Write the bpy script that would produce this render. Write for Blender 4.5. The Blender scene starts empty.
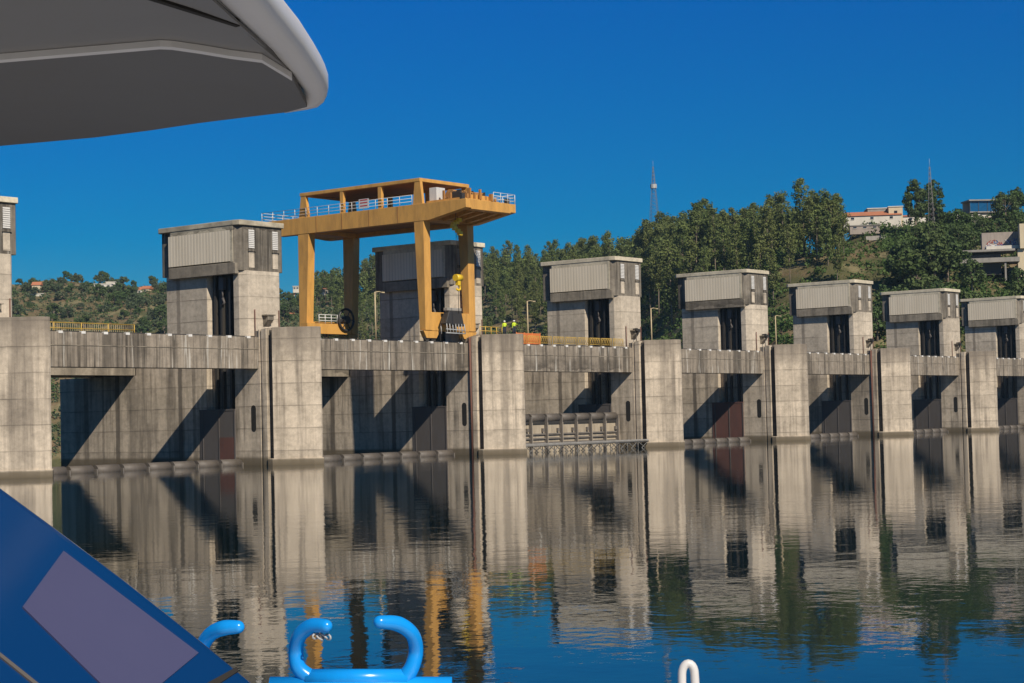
import bpy, math, random
from mathutils import Vector, Matrix
R = math.radians
rnd = random.Random(7)
S = bpy.context.scene
COL = S.collection

# ------------------------------------------------------------------ camera
CAMZ = 4.29; F = 1836.3
yaw, pit, rol = R(37.757), R(2.405), R(-1.356)
FW3 = Vector((math.cos(yaw) * math.cos(pit), math.sin(yaw) * math.cos(pit), math.sin(pit)))
r0 = Vector((math.sin(yaw), -math.cos(yaw), 0)); u0 = r0.cross(FW3)
RT3 = r0 * math.cos(rol) + u0 * math.sin(rol); UP3 = u0 * math.cos(rol) - r0 * math.sin(rol)
FW = Vector((FW3.x, FW3.y, 0)).normalized(); RT = r0
cam = bpy.data.objects.new('camera', bpy.data.cameras.new('camera')); COL.objects.link(cam)
cam.matrix_world = Matrix(((RT3.x, UP3.x, -FW3.x, 0), (RT3.y, UP3.y, -FW3.y, 0), (RT3.z, UP3.z, -FW3.z, CAMZ), (0, 0, 0, 1)))
cam.data.sensor_width = 36; cam.data.lens = 36 * F / 1024
cam.data.clip_start = .05; cam.data.clip_end = 12000
S.camera = cam
# ------------------------------------------------------------------ light
SUN = Vector((.42, 1, -.85)).normalized()
EL = math.asin(-SUN.z)
w = bpy.data.worlds.new('World'); S.world = w; w.use_nodes = True
nt = w.node_tree; nt.nodes.clear()
sky = nt.nodes.new('ShaderNodeTexSky'); sky.sky_type = 'NISHITA'; sky.sun_disc = False
sky.sun_elevation = EL; sky.sun_rotation = math.atan2(-SUN.x, -SUN.y)
sky.air_density = 1.0; sky.dust_density = 0.0; sky.ozone_density = 4.0; sky.altitude = 500
hs = nt.nodes.new('ShaderNodeHueSaturation'); hs.inputs['Saturation'].default_value = 1.45; hs.inputs['Hue'].default_value = .492
bg = nt.nodes.new('ShaderNodeBackground'); bg.inputs[1].default_value = .055
wo = nt.nodes.new('ShaderNodeOutputWorld')
nt.links.new(sky.outputs[0], hs.inputs['Color'])
# a polariser-deep sky: the pale horizon glow of the model is held down with height
tcw = nt.nodes.new('ShaderNodeTexCoord'); sx = nt.nodes.new('ShaderNodeSeparateXYZ')
rw = nt.nodes.new('ShaderNodeValToRGB'); mw = nt.nodes.new('ShaderNodeMix'); mw.data_type = 'RGBA'; mw.blend_type = 'MULTIPLY'; mw.inputs[0].default_value = 1
nt.links.new(tcw.outputs['Generated'], sx.inputs[0]); nt.links.new(sx.outputs['Z'], rw.inputs[0])
ce = rw.color_ramp.elements
ce[0].position = 0.0; ce[0].color = (.40, .50, .60, 1); ce[1].position = .6; ce[1].color = (.9, .9, .9, 1)
e = ce.new(.1); e.color = (.0, .60, .92, 1)
e = ce.new(.26); e.color = (.0, .74, 1.28, 1)
nt.links.new(hs.outputs[0], mw.inputs[6]); nt.links.new(rw.outputs[0], mw.inputs[7])
nt.links.new(mw.outputs[2], bg.inputs[0]); nt.links.new(bg.outputs[0], wo.inputs[0])
sl = bpy.data.lights.new('sun', 'SUN'); sl.energy = 4.6; sl.angle = R(.5); sl.color = (1, .90, .755)
so = bpy.data.objects.new('sun', sl); COL.objects.link(so)
so.rotation_euler = SUN.to_track_quat('-Z', 'Y').to_euler(); so.location = (0, 0, 200)
S.view_settings.view_transform = 'Standard'; S.view_settings.look = 'None'
S.view_settings.exposure = .14; S.view_settings.gamma = 1
S.render.engine = 'CYCLES'

# ------------------------------------------------------------------ helpers
def ray(px, y): return FW3 + RT3 * ((px - 512) / F) + UP3 * ((341.5 - y) / F)
def P(px, y, d): return Vector((0, 0, CAMZ)) + ray(px, y) * d       # real place seen at (px, y), depth d
def onz(px, y, z): v = ray(px, y); return Vector((0, 0, CAMZ)) + v * ((z - CAMZ) / v.z)
def yh(px): return 418.7 - .0237 * (px - 512)                        # horizon line
KD = 1836.3 / 1430
def G(px, d, z):
    v = ray(px, yh(px) - 120); k = d / v.dot(FW3); return Vector((v.x * k, v.y * k, z))

def tag(o, label=None, cat=None, group=None, kind=None):
    if label: o['label'] = label
    if cat: o['category'] = cat
    if group: o['group'] = group
    if kind: o['kind'] = kind
    return o
def empty(name, loc=(0, 0, 0), rz=0, label=None, cat=None, group=None):
    o = bpy.data.objects.new(name, None); COL.objects.link(o)
    o.location = loc; o.rotation_euler = (0, 0, rz); o.empty_display_size = .5
    return tag(o, label, cat, group)
def copy_tree(o, parent=None):
    c = o.copy(); COL.objects.link(c); c.parent = parent
    for ch in list(o.children): copy_tree(ch, c)
    return c

class MB:
    def __init__(s): s.v = []; s.f = []; s.sm = []
    def add(s, vs, fs, smooth=False):
        b = len(s.v); s.v += [tuple(v) for v in vs]
        for f in fs: s.f.append([b + i for i in f]); s.sm.append(smooth)
        return s
    def box(s, x0, x1, y0, y1, z0, z1, M=None):
        vs = [Vector((x, y, z)) for z in (z0, z1) for y in (y0, y1) for x in (x0, x1)]
        if M is not None: vs = [M @ v for v in vs]
        return s.add(vs, [(0, 2, 3, 1), (4, 5, 7, 6), (0, 1, 5, 4), (2, 6, 7, 3), (0, 4, 6, 2), (1, 3, 7, 5)])
    def prism(s, poly, z0, z1, smooth=False):
        n = len(poly); vs = [(x, y, z0) for x, y in poly] + [(x, y, z1) for x, y in poly]
        s.add(vs, [list(range(n - 1, -1, -1)), list(range(n, 2 * n))])
        b = len(s.v) - 2 * n
        for i in range(n):
            j = (i + 1) % n; s.f.append([b + i, b + j, b + n + j, b + n + i]); s.sm.append(smooth)
        return s
    def prismY(s, poly, x0, x1):      # polygon in (y,z), extruded along x
        n = len(poly); vs = [(x0, y, z) for y, z in poly] + [(x1, y, z) for y, z in poly]
        fs = [list(range(n)), list(range(2 * n - 1, n - 1, -1))]
        for i in range(n):
            j = (i + 1) % n; fs.append([j, i, n + i, n + j])
        return s.add(vs, fs)
    def hexa(s, a, b):                # two quads (4 pts each) joined
        return s.add(list(a) + list(b), [(3, 2, 1, 0), (4, 5, 6, 7), (0, 1, 5, 4), (1, 2, 6, 5), (2, 3, 7, 6), (3, 0, 4, 7)])
    def tube(s, pts, r, n=8, cap=True, smooth=True):
        pts = [Vector(p) for p in pts]; m = len(pts)
        rs = r if isinstance(r, (list, tuple)) else [r] * m
        rings = []; up = None
        for i, p in enumerate(pts):
            t = (pts[min(i + 1, m - 1)] - pts[max(i - 1, 0)])
            t = t.normalized() if t.length > 1e-9 else Vector((0, 0, 1))
            if up is None: up = t.orthogonal().normalized()
            up = (up - t * up.dot(t)); up = up.normalized() if up.length > 1e-6 else t.orthogonal().normalized()
            bi = t.cross(up)
            rings.append([p + (up * math.cos(2 * math.pi * k / n) + bi * math.sin(2 * math.pi * k / n)) * rs[i] for k in range(n)])
        vs = [v for rg in rings for v in rg]; fs = []
        for i in range(m - 1):
            for k in range(n):
                a = i * n + k; b = i * n + (k + 1) % n; fs.append((a, b, b + n, a + n))
        s.add(vs, fs, smooth)
        if cap:
            b = len(s.v) - len(vs)
            s.f.append([b + k for k in range(n - 1, -1, -1)]); s.sm.append(False)
            s.f.append([b + (m - 1) * n + k for k in range(n)]); s.sm.append(False)
        return s
    def bar(s, p, q, w_=.1, h_=None, n=4):
        return s.tube([p, q], w_ * .7071, 4, True, False)
    def build(s, name, mat, parent=None, label=None, bev=0, seg=2):
        me = bpy.data.meshes.new(name); me.from_pydata(s.v, [], s.f)
        me.polygons.foreach_set('use_smooth', s.sm); me.materials.append(mat); me.update()
        o = bpy.data.objects.new(name, me); COL.objects.link(o)
        if parent: o.parent = parent
        if label: o['label'] = label
        if bev:
            m = o.modifiers.new('bevel', 'BEVEL'); m.width = bev; m.segments = seg; m.limit_method = 'ANGLE'; m.angle_limit = R(40)
        return o

# ------------------------------------------------------------------ materials
class NB:
    def __init__(s, name):
        s.m = bpy.data.materials.new(name); s.m.use_nodes = True; s.t = s.m.node_tree
        s.b = s.t.nodes['Principled BSDF']
        s.pos = s.n('ShaderNodeNewGeometry').outputs['Position']
    def n(s, t, **k):
        x = s.t.nodes.new(t)
        for a, b in k.items(): setattr(x, a, b)
        return x
    def l(s, a, b): s.t.links.new(a, b)
    def mapp(s, sc, src=None, loc=(0, 0, 0)):
        m = s.n('ShaderNodeMapping'); m.inputs['Scale'].default_value = sc; m.inputs['Location'].default_value = loc
        s.l(src or s.pos, m.inputs[0]); return m.outputs[0]
    def noise(s, vec, scale=1, det=4, rough=.6, dist=0):
        x = s.n('ShaderNodeTexNoise'); x.inputs['Scale'].default_value = scale; x.inputs['Detail'].default_value = det
        x.inputs['Roughness'].default_value = rough; x.inputs['Distortion'].default_value = dist
        s.l(vec, x.inputs['Vector']); return x.outputs['Fac']
    def ramp(s, fac, stops):
        r = s.n('ShaderNodeValToRGB'); s.l(fac, r.inputs[0]); el = r.color_ramp.elements
        def c(v): return (v, v, v, 1) if isinstance(v, (int, float)) else (*v, 1)
        el[0].position, el[0].color = stops[0][0], c(stops[0][1]); el[1].position, el[1].color = stops[-1][0], c(stops[-1][1])
        for p, v in stops[1:-1]: e = el.new(p); e.color = c(v)
        return r.outputs[0]
    def mix(s, fac, a, b, mode='MIX'):
        m = s.n('ShaderNodeMix', data_type='RGBA', blend_type=mode)
        for i, v in ((0, fac), (6, a), (7, b)):
            if isinstance(v, (int, float)): m.inputs[i].default_value = v if i == 0 else (v, v, v, 1)
            elif isinstance(v, tuple): m.inputs[i].default_value = (*v, 1)
            else: s.l(v, m.inputs[i])
        return m.outputs[2]
    def math(s, op, a, b=None):
        m = s.n('ShaderNodeMath', operation=op)
        for i, v in ((0, a), (1, b)):
            if v is None: continue
            if isinstance(v, (int, float)): m.inputs[i].default_value = v
            else: s.l(v, m.inputs[i])
        return m.outputs[0]
    def bump(s, h, strength=.3, dist=.05):
        b = s.n('ShaderNodeBump'); b.inputs['Strength'].default_value = strength; b.inputs['Distance'].default_value = dist
        s.l(h, b.inputs['Height']); s.l(b.outputs[0], s.b.inputs['Normal'])
    def fin(s, col, rough=.8, metal=0, spec=None):
        if isinstance(col, tuple): s.b.inputs['Base Color'].default_value = (*col, 1)
        else: s.l(col, s.b.inputs['Base Color'])
        if isinstance(rough, (int, float)): s.b.inputs['Roughness'].default_value = rough
        else: s.l(rough, s.b.inputs['Roughness'])
        s.b.inputs['Metallic'].default_value = metal
        if spec is not None: s.b.inputs['Specular IOR Level'].default_value = spec
        return s.m

def concrete(name, light, dark, streak=.5, topz=None, lift=2.35, pale=0, basez=None, streaksc=1.0, bands=None, crack=0):
    k = NB(name)
    blot = k.noise(k.mapp((.16, .16, .22)), 1, 6, .65)
    c = k.mix(k.ramp(blot, [(.35, 0.), (.68, 1.)]), tuple(.80 * v for v in light), light)
    fine = k.noise(k.mapp((2.2, 2.2, 2.2)), 1, 5, .7)
    c = k.mix(.55, c, k.ramp(fine, [(.25, .50), (.75, 1.18)]), 'MULTIPLY')
    # every casting lift has a tone of its own
    sp = k.n('ShaderNodeSeparateXYZ'); k.l(k.pos, sp.inputs[0])
    pr = k.math('FLOOR', k.math('DIVIDE', k.math('SUBTRACT', sp.outputs[0], 99.0), 35.15))
    zl = k.math('ADD', k.math('DIVIDE', sp.outputs[2], lift), k.math('MULTIPLY', pr, .37)); fl = k.math('FLOOR', zl)
    wn = k.n('ShaderNodeTexWhiteNoise', noise_dimensions='2D'); cb = k.n('ShaderNodeCombineXYZ'); k.l(fl, cb.inputs[0]); k.l(pr, cb.inputs[1]); k.l(cb.outputs[0], wn.inputs['Vector'])
    c = k.mix(.7, c, k.ramp(wn.outputs['Value'], [(0, .80), (1, 1.06)]), 'MULTIPLY')
    # lift joints
    jn = k.math('MULTIPLY', k.math('SUBTRACT', k.noise(k.mapp((.5, .5, .5)), 1, 4), .5), .05)
    fr = k.math('FRACT', k.math('ADD', zl, jn))
    br = k.noise(k.mapp((.35, .35, .8)), 1, 3)
    j = k.ramp(fr, [(0, .35), (.03, .55), (.05, 1.), (.5, 1.), (.9, .97), (1, .86)])
    c = k.mix(k.ramp(br, [(.35, .3), (.6, 1.)]), c, j, 'MULTIPLY')
    # run-down streaks
    st = k.noise(k.mapp((1.5 * streaksc, 1.5 * streaksc, .07)), 1, 5, .65)
    env = k.noise(k.mapp((.12, .12, .16), loc=(5, 3, 1)), 1, 3)
    sf = k.math('MULTIPLY', k.ramp(st, [(.47, 0.), (.66, 1.)]), k.ramp(env, [(.34, .15), (.62, 1.)]))
    c = k.mix(k.math('MULTIPLY', sf, streak), c, dark)
    s3 = k.noise(k.mapp((.55 * streaksc, .55 * streaksc, .03), loc=(4, 2, 8)), 1, 4, .6)
    c = k.mix(k.math('MULTIPLY', k.ramp(s3, [(.52, 0.), (.60, 1.)]), .6 * streak), c, dark)
    if pale:
        s2 = k.noise(k.mapp((2.6, 2.6, .12), loc=(9, 9, 2)), 1, 3, .6)
        c = k.mix(k.math('MULTIPLY', k.ramp(s2, [(.60, 0.), (.70, 1.)]), pale), c, (.52, .49, .43))
    if bands:
        for b0, b1, amt in bands:
            yy = k.math('ADD', k.math('SUBTRACT', sp.outputs[1], 134.2), k.math('MULTIPLY', k.math('SUBTRACT', k.noise(k.mapp((0, 0, .8)), 1, 3), .5), .3))
            c0 = (b0 + b1) / 2; hw = (b1 - b0) / 2
            t = k.ramp(k.math('DIVIDE', k.math('ABSOLUTE', k.math('SUBTRACT', yy, c0)), hw), [(.6, amt), (1., 0.)])
            c = k.mix(t, c, dark)
    med = k.noise(k.mapp((.55, .55, .9), loc=(1, 7, 3)), 1, 6, .72)
    c = k.mix(.75, c, k.ramp(med, [(.30, .66), (.5, 1.0), (.72, 1.14)]), 'MULTIPLY')
    if topz is not None:
        tz = k.math('ADD', sp.outputs[2], k.math('MULTIPLY', k.math('SUBTRACT', k.noise(k.mapp((1.2, 1.2, .1)), 1, 4), .5), 4.))
        t = k.ramp(k.math('DIVIDE', k.math('SUBTRACT', tz, topz - 2.9), 3.2), [(0, 0.), (.15, .25), (1, .75)])
        c = k.mix(t, c, tuple(v * 1.25 for v in dark))
    if basez is not None:
        t = k.ramp(k.math('DIVIDE', sp.outputs[2], basez), [(0, 1.), (.7, .85), (1, 0.)])
        c = k.mix(t, c, (.13, .105, .07))
    k.bump(k.math('ADD', fine, k.math('MULTIPLY', fr, .0)), .35, .04)
    return k.fin(c, .9, 0, .25)

M = {}
M['conc'] = concrete('pier concrete', (.68, .575, .445), (.12, .10, .08), .62, 14.2, basez=.75)
M['wallc'] = concrete('pier side concrete', (.68, .575, .445), (.10, .085, .068), .85, None, basez=1.0, streaksc=.7, bands=[(17.4, 18.2, .8), (15.3, 15.9, .5), (27.8, 28.7, .8), (30.5, 31.0, .5), (33.2, 34.2, .6)])
M['towerc'] = concrete('tower concrete', (.68, .585, .46), (.20, .17, .135), .35, bands=[(17.5, 18.2, .75)])
M['beamc'] = concrete('crest beam concrete', (.36, .305, .24), (.045, .039, .032), 1., None, 40, .9, streaksc=1.7)
M['housec'] = concrete('gatehouse stained concrete', (.27, .236, .19), (.042, .037, .031), 1., None, 40, .35, streaksc=1.5)
M['roofc'] = concrete('roof edge concrete', (.76, .67, .50), (.36, .31, .24), .3, None, 40)
M['corb'] = concrete('corbel concrete', (.36, .31, .24), (.08, .07, .056), .8, None, 40)
M['slot_shade'] = concrete('slot concrete with painted shade', (.15, .135, .115), (.04, .037, .033), .7, None, 3)  # recess shade is put into this dark concrete tone

def cladding():
    k = NB('gatehouse cladding sheet'); sp = k.n('ShaderNodeSeparateXYZ'); k.l(k.pos, sp.inputs[0])
    wv = k.math('PINGPONG', sp.outputs[1], .24)
    c = k.mix(k.ramp(k.noise(k.mapp((1, 1, .15)), 1, 4), [(.3, 0.), (.7, 1.)]), (.70, .605, .455), (.80, .70, .54))
    sh = k.ramp(k.math('FRACT', k.math('DIVIDE', sp.outputs[1], 2.4)), [(0, .8), (.03, 1.), (1, 1.)])
    c = k.mix(.8, c, sh, 'MULTIPLY')
    c = k.mix(.8, c, k.ramp(k.math('DIVIDE', wv, .24), [(0, .62), (.28, 1.), (1, 1.)]), 'MULTIPLY')  # shade in the rib grooves is painted as darker lines
    k.bump(wv, .3, .15); return k.fin(c, .55, 0, .3)
M['clad'] = cladding()
def paint(name, col, rough=.45, dirt=.25, dcol=(.08, .06, .04), sc=1., metal=0, spec=None):
    k = NB(name)
    n = k.noise(k.mapp((1.3 * sc, 1.3 * sc, .35 * sc)), 1, 5, .65)
    c = k.mix(k.math('MULTIPLY', k.ramp(n, [(.42, 0.), (.75, 1.)]), dirt), col, dcol)
    c = k.mix(.5, c, k.ramp(k.noise(k.mapp((.3, .3, .3)), 1, 3), [(.3, .88), (.7, 1.06)]), 'MULTIPLY')
    k.bump(n, .08, .01)
    return k.fin(c, rough, metal, spec)
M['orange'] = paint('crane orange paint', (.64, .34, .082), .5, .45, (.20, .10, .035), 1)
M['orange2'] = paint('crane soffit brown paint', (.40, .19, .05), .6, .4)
M['dsteel'] = paint('dark greasy steel', (.035, .033, .03), .5, .4)
M['gsteel'] = paint('galvanised steel', (.42, .43, .43), .5, .3)
M['dkgalv'] = paint('weathered dark galvanised steel', (.17, .165, .155), .6, .5)
M['wsteel'] = paint('white railing paint', (.62, .62, .60), .5, .2)
M['ysteel'] = paint('yellow railing paint', (.55, .36, .07), .55, .35)
M['yellow'] = paint('yellow hook paint', (.80, .52, .02), .45, .2)
M['white'] = paint('white painted block', (.72, .70, .66), .6, .2)
M['louvre'] = paint('white louvre', (.60, .585, .55), .5, .15)
M['gate'] = paint('gate steel buff', (.42, .355, .26), .6, .6, (.12, .09, .06))
M['gatedk'] = paint('gate crest steel', (.17, .15, .13), .6, .5, (.07, .055, .04))
M['roll'] = paint('dark crest roll steel', (.115, .098, .082), .6, .5, (.05, .04, .03))
M['plate'] = paint('slot plate grey steel', (.10, .09, .085), .6, .4)
M['plater'] = paint('slot plate rusty steel', (.13, .058, .045), .7, .5, (.06, .04, .035))
M['rust'] = paint('rusty pipe', (.16, .07, .05), .8, .4)
M['lamp'] = paint('lamp post paint', (.50, .40, .24), .55, .3)
M['glass'] = paint('dark window glass', (.02, .03, .045), .08, .05)
M['rwall'] = paint('pale render wall', (.62, .58, .50), .85, .3, (.3, .27, .22), .3)
M['rwall2'] = paint('cream render wall', (.60, .50, .34), .85, .3, (.3, .25, .18), .3)
M['rroof'] = paint('terracotta roof tiles', (.46, .17, .08), .85, .4, (.2, .1, .06), .5)
M['croof'] = paint('weathered concrete', (.30, .28, .25), .9, .5, (.1, .09, .08), .5)
M['black'] = paint('deep dark recess', (.012, .011, .01), .9, .1)
M['wood'] = paint('ribbed grey wall', (.34, .29, .25), .9, .4, (.12, .1, .09), 1)
M['hivis'] = paint('hi-vis yellow cloth', (.55, .70, .03), .8, .1)
M['skin'] = paint('skin', (.45, .27, .19), .6, .05)
M['trous'] = paint('navy trousers', (.02, .025, .05), .9, .1)
M['helmet'] = paint('white helmet', (.75, .75, .72), .35, .05)
M['orbag'] = paint('orange mesh barrier', (.60, .16, .04), .8, .2)
M['bboat'] = paint('glossy navy blue paint', (.003, .034, .125), .14, .06, (.01, .03, .08), .5)
M['bchock'] = paint('bright blue enamel', (.006, .29, .80), .26, .22, (.02, .10, .25), 6)
M['lilac'] = paint('lilac grey pane', (.055, .058, .125), .4, .15, (.12, .11, .2), 1)
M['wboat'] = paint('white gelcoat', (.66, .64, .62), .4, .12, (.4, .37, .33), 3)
M['wboat2'] = paint('gelcoat with painted underside shade', (.20, .195, .19), .55, .25, (.16, .15, .14), 2)  # white roof's underside, its shade put into the grey
M['wboat3'] = paint('gelcoat with deeper painted shade', (.135, .132, .13), .6, .3, (.12, .11, .10), 2)  # front underside panel, deeper shade put into the darker grey

def water():
    k = NB('river water')
    a = k.noise(k.mapp((.50, .50, 1)), 1, 3, .5)
    b = k.noise(k.mapp((2.1, 2.1, 1), loc=(3, 7, 0)), 1, 3, .55)
    env = k.ramp(k.noise(k.mapp((.03, .03, 1)), 1, 2), [(.35, .35), (.7, 1.)])
    h = k.math('ADD', k.math('MULTIPLY', a, 1.), k.math('MULTIPLY', b, .28))
    h = k.math('MULTIPLY', h, env)
    k.bump(h, 1., .017)
    k.b.inputs['IOR'].default_value = 1.5
    return k.fin((.004, .014, .016), .015)
M['water'] = water()
def terrain_mat():
    k = NB('hillside soil and grass')
    n = k.noise(k.mapp((.035, .035, .035)), 1, 6, .65); n2 = k.noise(k.mapp((.35, .35, .35)), 1, 5, .7)
    c = k.mix(k.ramp(n, [(.42, 0.), (.56, 1.)]), (.085, .085, .036), (.22, .145, .085))
    c = k.mix(k.ramp(n2, [(.4, 0.), (.62, .8)]), c, (.11, .105, .045))
    c = k.mix(k.math('MULTIPLY', k.ramp(k.noise(k.mapp((.06, .06, .06), loc=(8, 1, 0)), 1, 4), [(.5, 0.), (.62, 1.)]), .7), c, (.25, .215, .115))
    k.bump(n2, .6, 1.); return k.fin(c, .95, 0, .1)
M['ground'] = terrain_mat()
def leaf(name, a, b, c3):
    k = NB(name); oi = k.n('ShaderNodeObjectInfo')
    ge = k.n('ShaderNodeNewGeometry')
    n = k.noise(k.mapp((.45, .45, .45)), 1, 3, .6)
    c = k.mix(k.ramp(n, [(.35, 0.), (.65, 1.)]), a, b)
    c = k.mix(k.ramp(oi.outputs['Random'], [(0, 0.), (1, .65)]), c, c3)
    c = k.mix(.6, c, k.ramp(ge.outputs['Random Per Island'], [(0, .62), (1, 1.3)]), 'MULTIPLY')
    k.b.inputs['Subsurface Weight'].default_value = 0
    k.fin(c, .75, 0, .2)
    tr = k.n('ShaderNodeBsdfTranslucent'); k.l(c, tr.inputs[0]); mx = k.n('ShaderNodeMixShader'); mx.inputs[0].default_value = .22
    k.l(k.b.outputs[0], mx.inputs[1]); k.l(tr.outputs[0], mx.inputs[2]); k.l(mx.outputs[0], k.t.nodes['Material Output'].inputs[0])
    return k.m
M['euc'] = leaf('eucalyptus leaves', (.092, .135, .044), (.160, .205, .060), (.170, .180, .060))
M['broad'] = leaf('broadleaf leaves', (.045, .085, .024), (.085, .145, .036), (.07, .09, .026))
M['oak'] = leaf('dark evergreen leaves', (.056, .100, .036), (.100, .155, .050), (.11, .135, .045))
M['scrub'] = leaf('scrub leaves', (.085, .110, .058), (.135, .155, .085), (.08, .12, .05))
M['bush'] = leaf('bright green bush leaves', (.055, .110, .024), (.10, .165, .036), (.09, .12, .04))
M['bark'] = paint('pale bark', (.24, .19, .14), .9, .5, (.08, .06, .045), 1)

# ------------------------------------------------------------------ terrain table: px column -> (depth, z) knots
T = [(-500, [(560, -12), (640, 12), (740, 46), (815, 70), (1500, 50)]),
     (0, [(540, -12), (620, 12), (720, 45), (800, 66), (1500, 45)]),
     (160, [(540, -12), (620, 10), (710, 42), (800, 65), (1500, 45)]),
     (300, [(520, -12), (590, 8), (680, 34), (780, 55), (1400, 40)]),
     (400, [(500, -12), (560, 8), (640, 34), (740, 60), (1400, 45)]),
     (490, [(460, -12), (520, 10), (600, 34), (700, 57), (1300, 45)]),
     (560, [(430, -12), (490, 12), (560, 36), (650, 53), (1300, 45)]),
     (650, [(400, -12), (440, 14), (500, 36), (570, 51), (1300, 45)]),
     (700, [(380, -12), (420, 18), (460, 38), (510, 50), (1200, 45)]),
     (780, [(345, -12), (390, 24), (430, 44), (490, 53), (1200, 45)]),
     (840, [(335, -12), (380, 24), (425, 46), (480, 56), (1100, 50)]),
     (880, [(330, -12), (375, 24), (430, 48), (520, 67), (1100, 60)]),
     (930, [(330, -12), (372, 24), (430, 51), (530, 69), (1100, 64)]),
     (1024, [(330, -12), (370, 22), (430, 47), (560, 77), (1100, 76)]),
     (1300, [(330, -12), (370, 22), (430, 48), (560, 84), (1100, 86)]),
     (1900, [(330, -12), (370, 22), (430, 48), (560, 84), (1100, 90)])]
def conv(px, d, z):
    y = 384 - 1430 * (z - 9.36) / d
    return (d * KD, 4.29 + (yh(px) - y) * d * KD / F)
T = [(px, [conv(px, *k) if i else (k[0] * KD, -13.) for i, k in enumerate(ks)]) for px, ks in T]
def colknots(px):
    px = max(T[0][0], min(T[-1][0], px))
    for (a, ka), (b, kb) in zip(T, T[1:]):
        if px <= b:
            t = (px - a) / (b - a); return [(d0 + (d1 - d0) * t, z0 + (z1 - z0) * t) for (d0, z0), (d1, z1) in zip(ka, kb)]
def ground(px, d):
    k = colknots(px)
    if d <= k[0][0]: z = k[0][1] - (k[0][0] - d) * .2
    elif d >= k[-1][0]: z = k[-1][1]
    else:
        for (d0, z0), (d1, z1) in zip(k, k[1:]):
            if d <= d1: z = z0 + (z1 - z0) * (d - d0) / (d1 - d0); break
    x = px * d * .001; d = d / KD
    return z + 1.4 * math.sin(x * .043 + d * .03) + .8 * math.sin(x * .11 - d * .07 + 1)

def build_terrain():
    cols = [-500 + 16 * i for i in range(151)]
    ds = [300 + 9 * i for i in range(40)] + [660 + 20 * i for i in range(20)] + [1100]
    vs = []; fs = []
    for px in cols:
        for d in ds: d *= KD; vs.append(G(px, d, ground(px, d) + rnd.uniform(-.35, .35)))
    n = len(ds)
    for i in range(len(cols) - 1):
        for j in range(n - 1): a = i * n + j; fs.append((a, a + n, a + n + 1, a + 1))
    tag(MB().add(vs, fs, True).build('hillside', M['ground']), kind='structure')
build_terrain()
GY = 142.6          # gate line
tag(MB().add([(-395, -395, 0), (1940, -395, 0), (1940, GY, 0), (-395, GY, 0)], [(0, 1, 2, 3)]).build('river_water', M['water']), kind='structure')
tag(MB().add([(-395, 148, -11), (1940, 148, -11), (1940, 1990, -11), (-395, 1990, -11)], [(0, 1, 2, 3)]).build('downstream_water', M['water']), kind='structure')

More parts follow.
